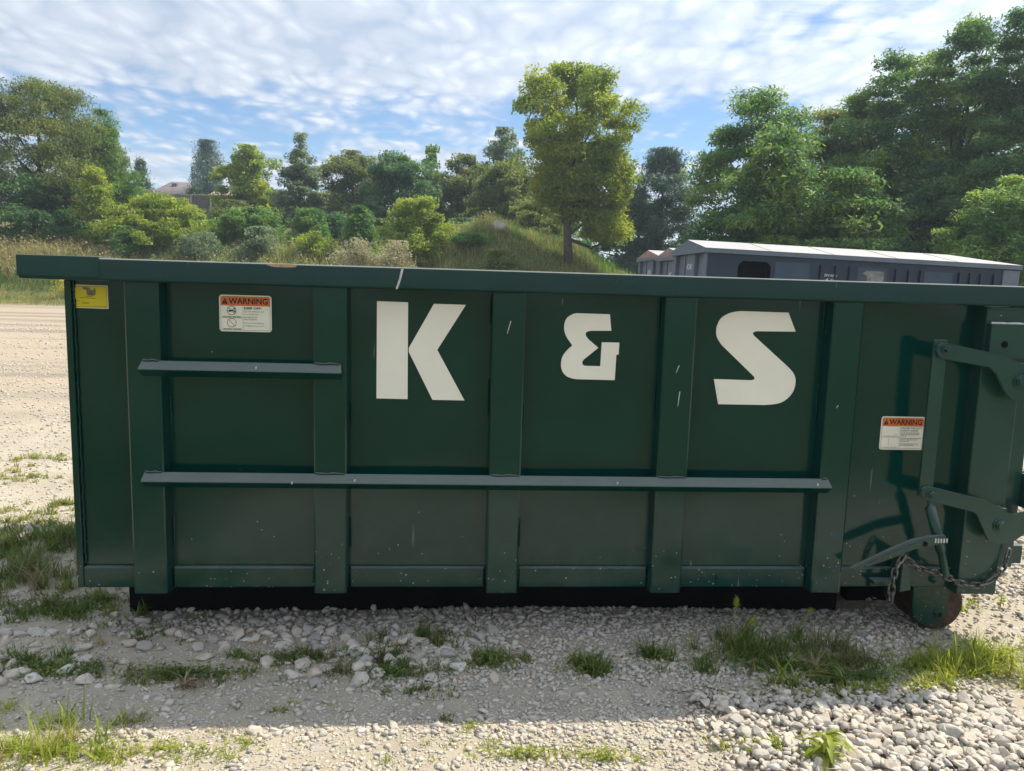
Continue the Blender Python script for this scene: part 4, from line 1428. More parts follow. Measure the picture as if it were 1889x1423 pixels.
make_tree("pine_tree", "dark pine between the maple and the right-hand trees", "tree", 1150, 1300, 278, 40, "dome", M["leaf_spruce"], 19000, 0.15, crown0=0.02, trunk=0.18,
          clr=0.6, nclus=150, aspect=0.3, hang=-0.4, lump=0.3)
for label_, a_, b_, t_, y_, m_ in (("dark thicket filling behind the slender tree's foot", 430, 570, 352, 58, "leaf_dark"),
                                   ("mid-green thicket behind the dark bush and sapling", 560, 690, 356, 57, "leaf_mid"),
                                   ("olive thicket low behind the yellowish olive tree", 780, 930, 352, 56, "leaf_olive"),
                                   ("green thicket behind the maple's left lower branches", 930, 1090, 335, 48, "leaf_mid"),
                                   ("pale olive thicket left of the slender tree", 395, 470, 372, 50, "leaf_olive")):
    make_tree("thicket", label_, "bush", a_, b_, t_, y_, "mound", M[m_], 8000, 0.14, group="thickets behind the bank", crown0=0.0, trunk=0.08, clr=0.6, nclus=80, limbs=5)
make_tree("leafy_tree", "dark bushy tree low behind the maple trunk", "tree", 1110, 1250, 360, 44, "dome", M["leaf_dark"], 9000, 0.15, crown0=0.02, clr=0.6, nclus=80)

RT = dict(group=GRT, leaf=0.145, clr=0.62, flat=0.42, up=0.7, aspect=0.42, hang=0.3, limbs=16, trunk=0.2)
make_tree("lane_tree", "rounded dark tree at the left end of the right-hand row", "tree", 1290, 1530, 164, 27, "dome", M["leaf_lane"], 26000, nclus=230, crown0=0.04, lump=0.14, **RT)
make_tree("lane_tree", "yellow-tipped tree second in the right-hand row", "tree", 1440, 1650, 188, 29, "dome", M["leaf_olive"], 18000, nclus=170, crown0=0.05, lump=0.2, **RT)
make_tree("lane_tree", "tall layered tree in the middle of the right-hand row", "tree", 1550, 1770, 106, 27, "dome", M["leaf_lane"], 26000, nclus=210, crown0=0.05, lump=0.22, **RT)
make_tree("lane_tree", "tallest layered tree near the right edge", "tree", 1680, 1900, 46, 25.5, "dome", M["leaf_lane"], 28000, nclus=220, crown0=0.05, lump=0.24, **RT)
make_tree("lane_tree", "tree cut off by the right edge and top corner", "tree", 1815, 2070, -20, 23, "dome", M["leaf_dark"], 22000, nclus=180, crown0=0.05, lump=0.2, **RT)
make_tree("lane_tree", "paler leafy tree standing in front of the rounded dark tree", "tree", 1362, 1505, 232, 24, "round", M["leaf_lane"], 14000, nclus=120, crown0=0.03, lump=0.25, **RT)
make_tree("lane_tree", "low leafy growth behind the container roof's middle", "tree", 1470, 1680, 318, 23, "mound", M["leaf_lane"], 14000, nclus=130, crown0=0.02, lump=0.25, **RT)
make_tree("lane_tree", "low dark growth behind the container roof right half", "tree", 1640, 1810, 300, 24, "mound", M["leaf_dark"], 12000, nclus=110, crown0=0.02, lump=0.25, **RT)
make_tree("lane_tree", "soft green sapling above the right end of the container", "tree", 1765, 1960, 330, 18.5, "round", M["leaf_lane"], 14000, nclus=110, crown0=0.02, lump=0.2,
          **{**RT, "leaf": 0.11, "clr": 0.5})
make_tree("lane_tree", "broad leafy tree filling between the rounded tree and the tall layered tree", "tree", 1480, 1720, 205, 31, "dome", M["leaf_lane"], 18000, nclus=170, crown0=0.02, lump=0.15, **RT)
make_tree("lane_tree", "dark leafy tree closing the gap at far right behind the sapling", "tree", 1700, 1960, 150, 29, "dome", M["leaf_lane"], 18000, nclus=170, crown0=0.02, lump=0.15, **RT)
make_tree("lane_tree", "low shrub filling the gap beside the farthest container", "tree", 1255, 1400, 395, 25, "mound", M["leaf_dark"], 7000, nclus=70, crown0=0.0, lump=0.25, **RT)

BU = dict(group=GBU, crown0=0.0, trunk=0.06, limbs=6, clr=0.45)
make_tree("vine_mound", "wide vine-covered mound below the house", "bush", 192, 408, 361, 41, "mound", M["leaf_yellow"], 15000, 0.12, nclus=170, lump=0.16, **BU)
make_tree("vine_shrub", "yellow-green vine shrub at the foot of the left tree", "bush", 140, 206, 308, 40.5, "column", M["leaf_yellow"], 6000, 0.12, nclus=70, lump=0.3, **BU)
make_tree("bush", "dark thicket under the big left tree", "bush", -60, 150, 322, 41, "mound", M["leaf_dark"], 10000, 0.13, nclus=110, lump=0.2, **BU)
make_tree("bush", "green bush right of the vine-covered mound", "bush", 388, 532, 386, 42, "mound", M["leaf_mid"], 9000, 0.12, nclus=90, lump=0.25, **BU)
make_tree("vine_shrub", "narrow vine-draped stump below the slender tree", "bush", 540, 606, 386, 42.5, "column", M["leaf_mid"], 5000, 0.12, nclus=60, lump=0.25, **BU)
make_tree("bush", "dark bush between slender tree and sapling", "bush", 580, 730, 392, 45, "mound", M["leaf_dark"], 9000, 0.13, nclus=90, lump=0.2, **BU)
make_tree("sapling", "small bright leafy sapling left of the yellow bush", "tree", 632, 694, 374, 39, "cone", M["leaf_mid"], 3600, 0.15, nclus=45, lump=0.2, **BU)
make_tree("bush", "round yellow-tinged bush left of the grassy mound", "bush", 712, 840, 364, 36.5, "dome", M["leaf_yellow"], 9500, 0.11, nclus=110, lump=0.2, **BU)
make_tree("bush", "dark green bush against the mound's left flank", "bush", 810, 900, 405, 39, "mound", M["leaf_dark"], 5500, 0.12, nclus=60, lump=0.2, **BU)
make_tree("bush", "olive bush just behind the boulder on the mound", "bush", 930, 1050, 372, 40, "mound", M["leaf_olive"], 6500, 0.12, nclus=70, lump=0.25, **BU)
make_tree("flowering_bush", "pale cream seeding bush under the sapling", "bush", 618, 706, 441, 34.3, "mound", M["leaf_pale"], 4200, 0.08, nclus=60, lump=0.2, **BU)
make_tree("flowering_bush", "grey-white seeding bush beside the yellow bush", "bush", 694, 762, 446, 33.6, "mound", M["leaf_pale"], 3600, 0.08, nclus=50, lump=0.2, **BU)
for label_, a_, b_, t_, y_, m_ in (("small green shrub low on the bank below the vine mound", 205, 262, 418, 38.5, "leaf_mid"),
                                   ("scrubby grey-green shrub below the green bush", 440, 520, 420, 38, "leaf_grey"),
                                   ("ragged green shrub on the mound's left face", 838, 905, 432, 34.5, "leaf_mid"),
                                   ("leafy shrub below the narrow vine-draped stump", 540, 612, 428, 38.5, "leaf_yellow"),
                                   ("olive scrub on the front of the mound", 880, 960, 462, 32.5, "leaf_olive"),
                                   ("grey-green scrub at the tan weeds' right end", 320, 410, 430, 38.2, "leaf_grey")):
    make_tree("shrub", label_, "bush", a_, b_, t_, y_, "mound", M[m_], 2400, 0.10, nclus=40, lump=0.35, **{**BU, "group": "shrubs low on the bank", "clr": 0.4})
make_tree("bush", "clipped green shrub left of the pale block pier", "bush", 238, 274, 346, 59, "mound", M["leaf_mid"], 2600, 0.14, nclus=40, lump=0.1, **BU)


# boulder on the mound
def hull(npts, seed, sq=(1, 1, 1)):
    r = np.random.default_rng(seed)
    bm = bmesh.new()
    for _ in range(npts):
        v = r.normal(size=3)
        v /= np.linalg.norm(v)
        v *= r.uniform(0.86, 1.0)
        bm.verts.new(v * np.array(sq))
    bmesh.ops.convex_hull(bm, input=bm.verts[:])
    bmesh.ops.delete(bm, geom=[v for v in bm.verts if not v.link_faces], context="VERTS")
    bmesh.ops.triangulate(bm, faces=bm.faces[:])
    return bm


bw = W(920, 428, 35.2)
bm = hull(26, 4, (0.62, 0.5, 0.55))
bmesh.ops.bevel(bm, geom=bm.edges[:], offset=0.04, segments=1, affect="EDGES")
bo = obj("boulder", bm_mesh("boulder", bm), M["block"])
bo.location = (bw[0], 35.2, float(terrain(bw[0], 35.2)) + 0.16)
bo.scale = (0.75, 0.75, 0.75)
tag(bo, "pale rounded boulder on top of the grassy mound", "boulder")


# ------------------------------------------------------------------ field weeds
def blades(P, H, width, lean, seg=3, curl=0.4):
    """tapered curved blades rooted at P (n,3), heights H (n,)"""
    n = len(P)
    th = rng.uniform(0, 2 * np.pi, n)
    d = np.stack([np.cos(th), np.sin(th), np.zeros(n)], 1)
    sd = np.stack([-np.sin(th + rng.normal(size=n) * 0.6), np.cos(th), np.zeros(n)], 1)
    ln = lean * rng.uniform(0.3, 1.5, n)
    V = np.zeros((n, 2 * seg + 1, 3))
    for k in range(seg + 1):
        f = k / seg
        c = P + d * (H * ln * (f ** (1 + curl * 2)))[:, None]
        c[:, 2] += H * (f - 0.35 * ln * f * f)
        w = (width * (1 - f ** 1.5))[:, None]
        if k < seg:
            V[:, 2 * k] = c - sd * w / 2
            V[:, 2 * k + 1] = c + sd * w / 2
        else:
            V[:, 2 * seg] = c
    base = (np.arange(n) * (2 * seg + 1))[:, None]
    Q = []
    for k in range(seg - 1):
        Q.append(base + np.array([2 * k, 2 * k + 1, 2 * k + 3, 2 * k + 2]))
    T = base + np.array([2 * seg - 2, 2 * seg - 1, 2 * seg])
    return V.reshape(-1, 3), np.concatenate(Q), T


def blade_obj(name, P, H, width, lean, mat, seg=3, parent=None):
    V, Q, T = blades(np.asarray(P, float), np.asarray(H, float), np.asarray(width, float) * np.ones(len(P)), lean, seg)
    return obj(name, mesh_np(name, V, [Q, T]), mat, parent)


rng = np.random.default_rng(31)


def field(n, x0, x1, y0, y1, h0, h1, mat, name, label, cond=None, width=0.03, lean=0.35, heads=None):
    x = rng.uniform(x0, x1, n * 2)
    y = rng.uniform(y0, y1, n * 2)
    k = (vnoise(x, y, 1.6, 8) + 0.6 * rng.normal(size=len(x)) > -0.2)
    if cond is not None:
        k &= cond(x, y)
    x, y = x[k][:n], y[k][:n]
    P = np.stack([x, y, terrain(x, y) - 0.03], 1)
    h = rng.uniform(h0, h1, len(x)) * (0.85 + 0.3 * vnoise(x, y, 2.2, 4))
    o = blade_obj(name, P, h, width * rng.uniform(0.6, 1.4, len(x)), lean, mat, 3)
    tag(o, label, "grass", kind="stuff")
    if heads is not None:
        hm, hn, hs = heads
        j = rng.integers(0, len(x), hn)
        C = P[j] + np.stack([rng.normal(size=hn) * 0.08, rng.normal(size=hn) * 0.08, h[j] * rng.uniform(0.7, 1.02, hn)], 1)
        V, F = leaf_quads(C, hs, 0.3, 0.6)
        q = obj("seed_heads", mesh_np("seed_heads", V, F), hm, o)
        q["kind"] = "stuff"
    return o


field(15000, -34, 8, 30.6, 35.5, 0.12, 0.40, M["fieldgrass"], "field_grass", "low green grass along the far edge of the gravel", width=0.03)
field(6000, -36, -14, 34.0, 41.5, 0.3, 1.1, M["leaf_mid"], "green_weeds", "tangled green weeds among the tan weeds at left", width=0.04)
field(10000, -36, -16, 35.0, 41.5, 0.5, 1.25, M["dry"], "dry_weeds", "tall tan dry weeds in front of the left trees", width=0.035, heads=(M["dry"], 8000, 0.10))
field(15000, -22, 2, 34.8, 42.5, 0.3, 0.85, M["fieldgrass"], "tall_weeds", "mixed green and white-flowered weeds across the bank", width=0.04,
      heads=(M["leaf_pale"], 9000, 0.09))
field(8000, -2, 7, 30.5, 38, 0.15, 0.75, M["dry"], "mound_grass", "brownish dry grass over the mound", width=0.03)
field(7000, -2, 8, 30.5, 38, 0.2, 0.8, M["leaf_mid"], "mound_weeds", "uneven green weeds mixed over the mound", width=0.035)
field(9000, 2.5, 16, 30, 38, 0.15, 0.45, M["grass_bright"], "mound_slope_grass", "sunlit yellow-green grass on the mound's right slope", width=0.03)
# goldenrod
g0 = W(120, 466, 33)
gx = rng.normal(size=900)
C = np.stack([g0[0] + gx * 0.22, 33 + rng.normal(size=900) * 0.3, terrain(np.full(900, g0[0]), np.full(900, 33.0)) + rng.uniform(0.3, 1.15, 900)], 1)
V, F = leaf_quads(C, 0.07)
M["gold"] = foliage("goldenrod_flowers", [(0.45, 0.36, 0.02), (0.6, 0.5, 0.03), (0.7, 0.62, 0.06)], 0.3)
gr_e = empty("goldenrod", (g0[0], 33, float(terrain(g0[0], 33))))
tag(gr_e, "yellow flowering goldenrod above the dumpster's left rim", "plant")
C2 = C - np.array(gr_e.location)
V, F = leaf_quads(C2, 0.07)
obj("flowers", mesh_np("flowers", V, F), M["gold"], gr_e)
sx = rng.normal(size=(60, 2)) * 0.2
blade_obj("stem", np.stack([sx[:, 0], sx[:, 1], np.zeros(60)], 1), rng.uniform(0.6, 1.1, 60), 0.03, 0.15, M["fieldgrass"], 3, gr_e)


# ------------------------------------------------------------------ gravel
rng = np.random.default_rng(77)
SHAPES = []
for s in range(14):
    b_ = hull(9 + s % 4, 100 + s, (1.0, 0.62 + 0.03 * (s % 7), 0.46 + 0.035 * (s % 5)))
    b_.verts.index_update()
    SHAPES.append((np.array([v.co[:] for v in b_.verts]), np.array([[v.index for v in f.verts] for f in b_.faces])))
    b_.free()


def zone(n, x0, x1, y0, y1, s0, s1, cond=None, sink=0.25, lift=0.0):
    x = rng.uniform(x0, x1, n)
    y = rng.uniform(y0, y1, n)
    s = s0 + (s1 - s0) * rng.beta(1.2, 2.6, n)
    k = np.ones(n, bool) if cond is None else cond(x, y)
    x, y, s = x[k], y[k], s[k]
    z = terrain(x, y) + s * (0.42 - sink) + lift * rng.uniform(0, 1, len(x))
    return np.stack([x, y, z, s], 1)


def nz(a, sc, seed):
    return lambda x, y: vnoise(x, y, sc, seed) + 0.35 * rng.normal(size=len(x)) > a


def right_pile(x, y):       # clean rock toward the right foreground
    return (x - 0.95 + 0.9 * (y + 0.6) * 0.3 + 0.12 * rng.normal(size=len(x)) > 0.18 * vnoise(x, y, 0.3, 1))


Z = [
    zone(1500, 0.85, 2.0, -1.05, -0.42, 0.016, 0.040, right_pile, 0.12, 0.014),
    zone(3200, 0.7, 2.0, -1.05, -0.35, 0.008, 0.020, right_pile, 0.2, 0.01),
    # band just outside the dumpster's foot
    zone(6000, -0.3, 2.1, -0.34, 0.34, 0.007, 0.020, nz(-0.75, 0.35, 2)),
    zone(900, -0.2, 2.1, -0.30, 0.33, 0.015, 0.034),
    # larger stones at the left
    zone(620, -2.4, 0.1, -0.22, 0.42, 0.018, 0.050, nz(-0.35, 0.4, 6)),
    zone(130, -1.7, 0.2, -0.30, 0.14, 0.034, 0.056, nz(-0.2, 0.4, 6), 0.2),
    zone(3400, -2.4, 0.1, -0.34, 0.50, 0.006, 0.018, nz(-0.5, 0.4, 6)),
    zone(900, -1.42, 1.72, 0.10, 0.265, 0.012, 0.034, nz(-0.5, 0.3, 15)),
    zone(1500, -1.42, 1.72, 0.10, 0.265, 0.006, 0.016),
    # trodden dirt strip
    zone(3600, -1.5, 1.2, -0.62, -0.20, 0.003, 0.013, None, 0.42),
    zone(170, -1.4, 1.2, -0.62, -0.18, 0.012, 0.034, None, 0.36),
    zone(420, -1.6, 1.0, -0.64, -0.18, 0.010, 0.028, None, 0.28),
    zone(420, -1.3, 1.0, -1.08, -0.52, 0.010, 0.028, None, 0.28),
    # sunlit foreground
    zone(7000, -1.4, 1.5, -1.08, -0.52, 0.003, 0.012, None, 0.34),
    zone(900, -1.3, 1.2, -1.08, -0.5, 0.009, 0.022, nz(-0.1, 0.3, 9), 0.30),
    zone(2200, 0.1, 1.3, -1.08, -0.42, 0.007, 0.019, nz(-0.3, 0.3, 12), 0.28),
    # right, past the roller
    zone(4200, 2.0, 4.6, -0.55, 0.75, 0.008, 0.024, nz(-0.8, 0.5, 3), 0.2, 0.01),
    zone(2600, 2.45, 5.2, 0.5, 2.8, 0.016, 0.042, None, 0.15, 0.02),
    # left, past the end of the dumpster
    zone(4600, -4.8, -1.5, 0.4, 4.2, 0.007, 0.024, nz(-0.3, 0.6, 4)),
    zone(5200, -8.0, -1.8, 4.0, 10.0, 0.012, 0.034, nz(-0.2, 0.9, 5), 0.28),
    zone(2600, -13.0, -4.5, 10.0, 19.0, 0.018, 0.045, nz(0.0, 1.6, 7), 0.28),
    # under the dumpster
]
ST = np.concatenate(Z)
pxs, pys, dep = project(ST[:, :3])
vis = (pxs > 0) & (pxs < 1889) & (pys > 960) & (pys < 1423) & ((ST[:, 1] < 0.12) | (ST[:, 0] > 2.3) | (ST[:, 0] < -1.5))
app = np.where(vis, ST[:, 3] / dep, 0)
order = np.argsort(-app)
big, rest = order[:300], order[300:]
rest = rest[ST[rest, 3] > 0]
gb = Buf()
sh_i = rng.integers(0, len(SHAPES), len(ST))
for si, (SV, SF) in enumerate(SHAPES):
    ids = rest[sh_i[rest] == si]
    n = len(ids)
    if not n:
        continue
    a = rng.uniform(0, 2 * np.pi, n)
    tx = rng.normal(size=n) * 0.35
    ca, sa, ct, stt = np.cos(a), np.sin(a), np.cos(tx), np.sin(tx)
    Rm = np.zeros((n, 3, 3))
    Rm[:, 0, 0], Rm[:, 0, 1], Rm[:, 0, 2] = ca, -sa * ct, sa * stt
    Rm[:, 1, 0], Rm[:, 1, 1], Rm[:, 1, 2] = sa, ca * ct, -ca * stt
    Rm[:, 2, 1], Rm[:, 2, 2] = stt, ct
    sc3 = ST[ids, 3][:, None] * np.stack([rng.uniform(.8, 1.25, n), rng.uniform(.8, 1.2, n), rng.uniform(.7, 1.2, n)], 1)
    VV = np.einsum("nij,nvj->nvi", Rm, SV[None] * sc3[:, None, :]) + ST[ids, :3][:, None, :]
    FF = SF[None] + (np.arange(n) * len(SV))[:, None, None]
    gb.add(VV.reshape(-1, 3), FF.reshape(-1, 3))
gv = obj("gravel", gb.mesh("gravel"), M["stone"], ground)
gv["kind"] = "stuff"
BIGS = []
for s in range(12):
    b_ = hull(15 + s % 6, 300 + s, (1.0, 0.66 + 0.03 * (s % 7), 0.5 + 0.04 * (s % 5)))
    bmesh.ops.bevel(b_, geom=b_.edges[:], offset=0.05, segments=1, affect="EDGES")
    me = bm_mesh("stone", b_)
    me.materials.append(M["stone"])
    BIGS.append(me)
for i in big:
    o = obj("stone", BIGS[int(rng.integers(0, 12))], None, ground)
    s = ST[i, 3]
    o.location = ST[i, :3]
    o.scale = (s * rng.uniform(.9, 1.2), s * rng.uniform(.85, 1.15), s * rng.uniform(.8, 1.15))
    o.rotation_euler = (rng.normal() * 0.3, rng.normal() * 0.3, rng.uniform(0, 6.28))


# ------------------------------------------------------------------ yard grass and weeds
rng = np.random.default_rng(55)
TUFT = 0


def ground_pts(cx, cy, rx, ry, n):
    a = rng.uniform(0, 2 * np.pi, n)
    r = np.abs(rng.normal(size=n)) * 0.55
    x = cx + rx * r * np.cos(a)
    y = cy + ry * r * np.sin(a)
    return x, y


def patch_list(specs, mat, name, label, lean=0.7):
    P, H, Wd = [], [], []
    for (px, py, rx, ry, n, h0, h1, w) in specs:
        c = G(px, py)
        m = max(3, n // 22)                       # blades grow in small tufts of unequal vigour
        tx, ty = ground_pts(c[0], c[1], rx * 1.2, ry * 1.2, m)
        vig = rng.uniform(0.45, 1.1, m)
        k = rng.integers(0, m, n)
        x = tx[k] + rng.normal(size=n) * 0.016
        y = ty[k] + rng.normal(size=n) * 0.014
        P.append(np.stack([x, y, terrain(x, y) - 0.004], 1))
        H.append(rng.uniform(h0, h1, n) * vig[k])
        Wd.append(w * rng.uniform(0.6, 1.3, n))
    o = blade_obj(name, np.concatenate(P), np.concatenate(H), np.concatenate(Wd), lean, mat, 4)
    tag(o, label, "grass", kind="stuff")
    return o


patch_list([
    # left of the dumpster, in its shade
    (60, 1060, 0.42, 0.35, 1700, 0.04, 0.17, 0.006), (120, 1000, 0.35, 0.25, 1200, 0.05, 0.20, 0.006), (20, 1010, 0.4, 0.3, 1100, 0.05, 0.18, 0.006),
    (60, 1130, 0.5, 0.16, 1300, 0.02, 0.09, 0.006), (190, 1110, 0.25, 0.18, 700, 0.02, 0.08, 0.006),
    # in front, shaded
    (40, 1220, 0.25, 0.10, 600, 0.02, 0.09, 0.005), (120, 1240, 0.25, 0.06, 500, 0.015, 0.06, 0.005), (340, 1250, 0.28, 0.05, 650, 0.015, 0.06, 0.005),
    (490, 1218, 0.12, 0.04, 260, 0.015, 0.06, 0.005), (250, 1175, 0.3, 0.06, 260, 0.015, 0.06, 0.005), (560, 1210, 0.2, 0.05, 380, 0.015, 0.07, 0.005),
    (720, 1230, 0.26, 0.09, 800, 0.015, 0.07, 0.006), (780, 1180, 0.22, 0.08, 500, 0.02, 0.09, 0.005), (760, 1275, 0.12, 0.04, 300, 0.01, 0.04, 0.006),
    (910, 1220, 0.14, 0.06, 420, 0.015, 0.08, 0.006), (1085, 1235, 0.10, 0.06, 420, 0.02, 0.10, 0.006), (1205, 1215, 0.08, 0.05, 200, 0.02, 0.09, 0.006),
    (820, 1327, 0.04, 0.02, 60, 0.01, 0.035, 0.004), (500, 1310, 0.12, 0.03, 120, 0.008, 0.03, 0.005), 
    (1400, 1215, 0.3, 0.12, 1000, 0.03, 0.14, 0.005), (1560, 1230, 0.24, 0.10, 1000, 0.02, 0.10, 0.005), (1480, 1270, 0.28, 0.06, 300, 0.02, 0.08, 0.005),
    (1300, 1240, 0.1, 0.06, 160, 0.02, 0.09, 0.005),
    (1380, 1200, 0.25, 0.12, 160, 0.10, 0.20, 0.005), (1560, 1215, 0.3, 0.1, 160, 0.08, 0.17, 0.005),
], M["grass"], "yard_grass", "low green grass and weeds in the dumpster's shade")
patch_list([
    (60, 1385, 0.32, 0.14, 520, 0.02, 0.11, 0.005), (200, 1400, 0.2, 0.08, 220, 0.02, 0.08, 0.005), (-10, 1340, 0.2, 0.1, 250, 0.02, 0.10, 0.006),
    (330, 1400, 0.2, 0.05, 160, 0.01, 0.05, 0.005), (450, 1370, 0.15, 0.04, 110, 0.01, 0.04, 0.005), (260, 1330, 0.2, 0.03, 110, 0.01, 0.05, 0.005),
    (870, 1345, 0.09, 0.025, 110, 0.01, 0.04, 0.005), (960, 1390, 0.12, 0.04, 170, 0.01, 0.045, 0.006), (1110, 1395, 0.1, 0.03, 130, 0.01, 0.05, 0.006),
    (1740, 1235, 0.22, 0.12, 900, 0.03, 0.12, 0.005), (1850, 1220, 0.24, 0.14, 800, 0.03, 0.14, 0.005), (1700, 1270, 0.18, 0.05, 300, 0.02, 0.08, 0.006),
    (1800, 1120, 0.2, 0.1, 60, 0.02, 0.09, 0.005), (1440, 1380, 0.2, 0.05, 90, 0.015, 0.06, 0.006), (1600, 1280, 0.15, 0.04, 160, 0.02, 0.08, 0.006),
    (720, 1405, 0.25, 0.04, 90, 0.008, 0.03, 0.005), (1780, 1225, 0.3, 0.12, 200, 0.10, 0.19, 0.006), (900, 1380, 1.4, 0.12, 260, 0.01, 0.04, 0.004), (540, 1300, 0.2, 0.04, 60, 0.01, 0.04, 0.005),
], M["grass_bright"], "sunlit_grass", "sunlit yellow-green grass in the foreground gravel")
patch_list([
    (60, 880, 0.8, 0.3, 700, 0.02, 0.07, 0.008), (110, 930, 0.5, 0.2, 600, 0.02, 0.07, 0.008), (30, 850, 0.9, 0.3, 500, 0.02, 0.06, 0.008),
    (40, 960, 0.6, 0.2, 500, 0.02, 0.09, 0.008), (115, 850, 0.5, 0.3, 300, 0.02, 0.07, 0.008),
], M["fieldgrass"], "thin_lot_grass", "thin yellowing grass on the sunlit lot past the dumpster's left end")
patch_list([
    (300, 1240, 0.4, 0.06, 90, 0.03, 0.09, 0.003), (170, 1190, 0.3, 0.1, 60, 0.03, 0.12, 0.003), (640, 1200, 0.5, 0.06, 80, 0.02, 0.07, 0.003),
    (450, 1350, 0.4, 0.05, 60, 0.02, 0.05, 0.003), (1450, 1200, 0.4, 0.12, 90, 0.04, 0.13, 0.003), (1750, 1230, 0.3, 0.12, 70, 0.04, 0.13, 0.003),
    (60, 1080, 0.5, 0.3, 420, 0.05, 0.2, 0.004), (1500, 1235, 0.45, 0.10, 260, 0.03, 0.12, 0.003), (100, 1380, 0.4, 0.12, 200, 0.03, 0.10, 0.003), (720, 1240, 0.3, 0.08, 120, 0.02, 0.06, 0.003), (350, 1260, 0.12, 0.03, 60, 0.02, 0.07, 0.003),
], M["straw"], "dead_stems", "thin dead straw-coloured stems among the gravel", 0.9)


def ground_cover(specs, mat, name, label, size):
    Cs = []
    for (px, py, rx, ry, n) in specs:
        c = G(px, py)
        x, y = ground_pts(c[0], c[1], rx, ry, n)
        Cs.append(np.stack([x, y, terrain(x, y) + rng.uniform(0.004, 0.03, n)], 1))
    V_, F_ = leaf_quads(np.concatenate(Cs), size, 0.8, 0.5)
    tag(obj(name, mesh_np(name, V_, F_), mat), label, "weeds", kind="stuff")


ground_cover([(720, 1245, 0.2, 0.08, 700), (910, 1225, 0.16, 0.06, 500), (1085, 1240, 0.12, 0.06, 300), (1450, 1235, 0.45, 0.10, 1500), (1580, 1255, 0.3, 0.07, 900),
              (330, 1245, 0.4, 0.06, 800), (90, 1235, 0.35, 0.08, 800), (560, 1215, 0.3, 0.06, 500), (100, 1120, 0.5, 0.15, 900), (1205, 1215, 0.1, 0.05, 200)],
             M["grass"], "creeping_weeds", "low creeping leaves matted over the shaded gravel", 0.016)
ground_cover([(1760, 1240, 0.35, 0.10, 1200), (1500, 1290, 0.3, 0.04, 260), (980, 1395, 0.2, 0.04, 160), (1120, 1400, 0.2, 0.04, 140), (80, 1390, 0.3, 0.1, 500),
              (1420, 1385, 0.2, 0.05, 150), (300, 1385, 0.4, 0.06, 200)],
             M["grass_bright"], "sunlit_creeping_weeds", "low creeping leaves on the sunlit gravel", 0.015)
x_ = rng.uniform(-4.5, -1.15, 5200)
y_ = rng.uniform(-4.0, -0.92, 5200)
k_ = (x_ < -1.2 - 0.25 * rng.random(5200)) | (y_ < -3.6)
x_, y_ = x_[k_], y_[k_]
o_ = blade_obj("roadside_grass", np.stack([x_, y_, terrain(x_, y_) - 0.004], 1), rng.uniform(0.05, 0.2, len(x_)), 0.009, 0.6, M["grass"], 3)
tag(o_, "rough grass beside the gravel at the lower left corner", "grass", kind="stuff")


def tuft(name, label, px, py, n, h0, h1, w, mat, lean=0.6, r=0.05, head=None, cat="grass"):
    c = G(px, py)
    z = float(terrain(c[0], c[1]))
    e = empty(name, (c[0], c[1], z))
    tag(e, label, cat, "single weeds in the gravel")
    x = rng.normal(size=n) * r
    y = rng.normal(size=n) * r * 0.6
    P = np.stack([x, y, np.full(n, -0.004)], 1)
    blade_obj("blades", P, rng.uniform(h0, h1, n), w, lean, mat, 5, e)
    if head:
        for (dx, hz, dz) in head:
            pts = [(0, 0, 0), (dx * 0.3, 0, hz * 0.5), (dx * 0.8, 0, hz * 0.85), (dx, 0, hz)]
            V_, F_ = tube_arrays(pts, [0.0016, 0.0014, 0.0011, 0.0009], 5)
            st = obj("stalk", mesh_np("stalk", V_, F_, True), M["grass_bright"], e)
            hp = [(dx, 0, hz - 0.004), (dx * 1.08, 0, hz + dz * 0.35), (dx * 1.25, 0, hz + dz * 0.75), (dx * 1.4, 0, hz + dz)]
            V_, F_ = tube_arrays(hp, [0.002, 0.0075, 0.007, 0.002], 8)
            hd = obj("seed_head", mesh_np("seed_head", V_, F_, True), M["grass_bright"], st)
            k = 240
            u = rng.uniform(0, 1, k)
            C = np.stack([np.interp(u, [0, .35, .75, 1], [q[0] for q in hp]), np.zeros(k), np.interp(u, [0, .35, .75, 1], [q[2] for q in hp])], 1)
            C += rng.normal(size=(k, 3)) * 0.005
            V_, F_ = leaf_quads(C, 0.011, 0.0, 0.16)
            obj("bristles", mesh_np("bristles", V_, F_), M["grass_bright"], hd)
    return e


tuft("foxtail_grass", "tall foxtail grass with upright seed head in front of the fourth rib", 1352, 1205, 22, 0.06, 0.2, 0.009, M["grass"], 0.6, 0.03,
     [(0.0, 0.20, 0.035), (0.06, 0.12, 0.03)])
tuft("foxtail_grass", "thin foxtail with drooping seed head before the fifth rib", 1470, 1180, 8, 0.04, 0.12, 0.006, M["grass"], 0.6, 0.03, [(0.04, 0.12, 0.012)])
tuft("grass_clump", "bright long-bladed grass clump left of the roller wheel", 1450, 1265, 16, 0.10, 0.24, 0.011, M["grass_bright"], 1.0, 0.03)
tuft("grass_clump", "bright upright grass blades in front of the roller wheel", 1755, 1235, 14, 0.10, 0.22, 0.010, M["grass_bright"], 0.45, 0.05)
tuft("grass_clump", "dark broad-bladed clump in the middle of the shaded strip", 1095, 1245, 26, 0.05, 0.13, 0.010, M["grass"], 0.8, 0.03)
tuft("grass_clump", "low spreading dark clump left of the middle, on dirt", 715, 1215, 30, 0.04, 0.11, 0.009, M["grass"], 0.9, 0.04)
tuft("grass_clump", "reddish flattened crabgrass rosette near the left of the dirt strip", 345, 1268, 26, 0.05, 0.12, 0.006, M["straw"], 1.5, 0.02)
tuft("grass_clump", "tall pale grass at the bottom left corner", 85, 1400, 24, 0.10, 0.2, 0.008, M["grass_bright"], 0.5, 0.05)
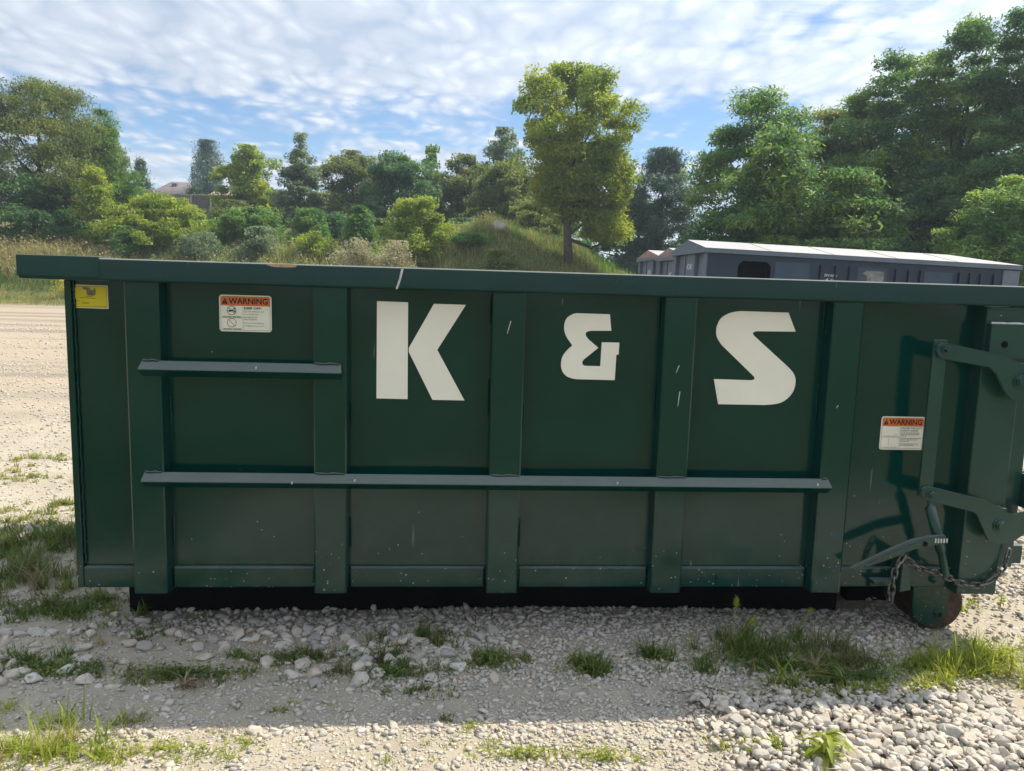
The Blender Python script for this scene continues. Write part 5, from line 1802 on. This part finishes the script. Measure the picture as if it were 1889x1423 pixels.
tuft("grass_clump", "leaning pale blades above the bottom left corner", 135, 1330, 12, 0.08, 0.17, 0.007, M["grass_bright"], 0.9, 0.03)
tuft("grass_clump", "tiny dark tuft alone on the dirt at the shadow's edge", 822, 1330, 16, 0.015, 0.04, 0.005, M["grass"], 0.8, 0.012)


def broadleaf(label, px, py, n, L, mat, hgt):
    c = G(px, py)
    z = float(terrain(c[0], c[1]))
    e = empty("broadleaf_weed", (c[0], c[1], z))
    tag(e, label, "weed", "single weeds in the gravel")
    for i in range(n):
        th = i * 2.4 + rng.uniform(-.3, .3)
        l = L * rng.uniform(0.6, 1.1)
        hb = hgt * rng.uniform(0.2, 1.0)
        d = np.array([math.cos(th), math.sin(th), 0])
        s = np.array([-math.sin(th), math.cos(th), 0])
        V_, F_ = [], []
        m = 6
        for k in range(m + 1):
            f = k / m
            p = d * l * f + np.array([0, 0, hb + l * (0.55 * f - 0.75 * f * f)])
            w = l * 0.10 * math.sin(math.pi * min(1, f * 0.9 + 0.08)) + 0.001
            V_ += [p - s * w + np.array([0, 0, w * .35]), p, p + s * w + np.array([0, 0, w * .35])]
        for k in range(m):
            a = 3 * k
            F_ += [(a, a + 1, a + 4, a + 3), (a + 1, a + 2, a + 5, a + 4)]
        obj("leaf", mesh_np("leaf", V_, np.array(F_), True), mat, e)
    V_, F_ = tube_arrays([(0, 0, -0.01), (0.002, 0, hgt * .5), (0, 0.002, hgt)], [0.003, 0.0025, 0.0015], 6)
    obj("stem", mesh_np("stem", V_, F_, True), mat, e)
    return e


broadleaf("leafy green weed at the bottom edge among the white rocks", 1520, 1418, 30, 0.085, M["grass_bright"], 0.10)
broadleaf("broadleaf weed low in the grass just right of the foxtails", 1530, 1262, 18, 0.06, M["grass"], 0.07)
broadleaf("upright leafy weed in sunlit grass at the right edge", 1862, 1250, 26, 0.055, M["grass_bright"], 0.13)
broadleaf("small broadleaf weed in the shade left of the middle clump", 905, 1222, 12, 0.06, M["grass"], 0.04)
broadleaf("small bright weed on sunlit gravel beyond the roller wheel", 1845, 1118, 9, 0.05, M["grass_bright"], 0.07)


# ------------------------------------------------------------------ air
def build_haze():
    bm = bmesh.new()
    bm_box(bm, -760, 760, -330, 960, -1.5, 16.0)
    me = bm_mesh("haze", bm)
    m = bpy.data.materials.new("haze_air")
    m.use_nodes = True
    t = m.node_tree
    t.nodes.clear()
    out = N(t, "ShaderNodeOutputMaterial")
    pv = N(t, "ShaderNodeVolumePrincipled")
    pv.inputs["Color"].default_value = (0.72, 0.87, 1.0, 1)
    pv.inputs["Density"].default_value = 0.0011
    pv.inputs["Anisotropy"].default_value = 0.3
    t.links.new(pv.outputs[0], out.inputs["Volume"])
    h = obj("haze", me, m)
    tag(h, "thin bluish air between the yard and the far trees", "haze", kind="stuff")


build_haze()

for o in list(bpy.data.objects):
    if "world_parts" in o:
        del o["world_parts"]
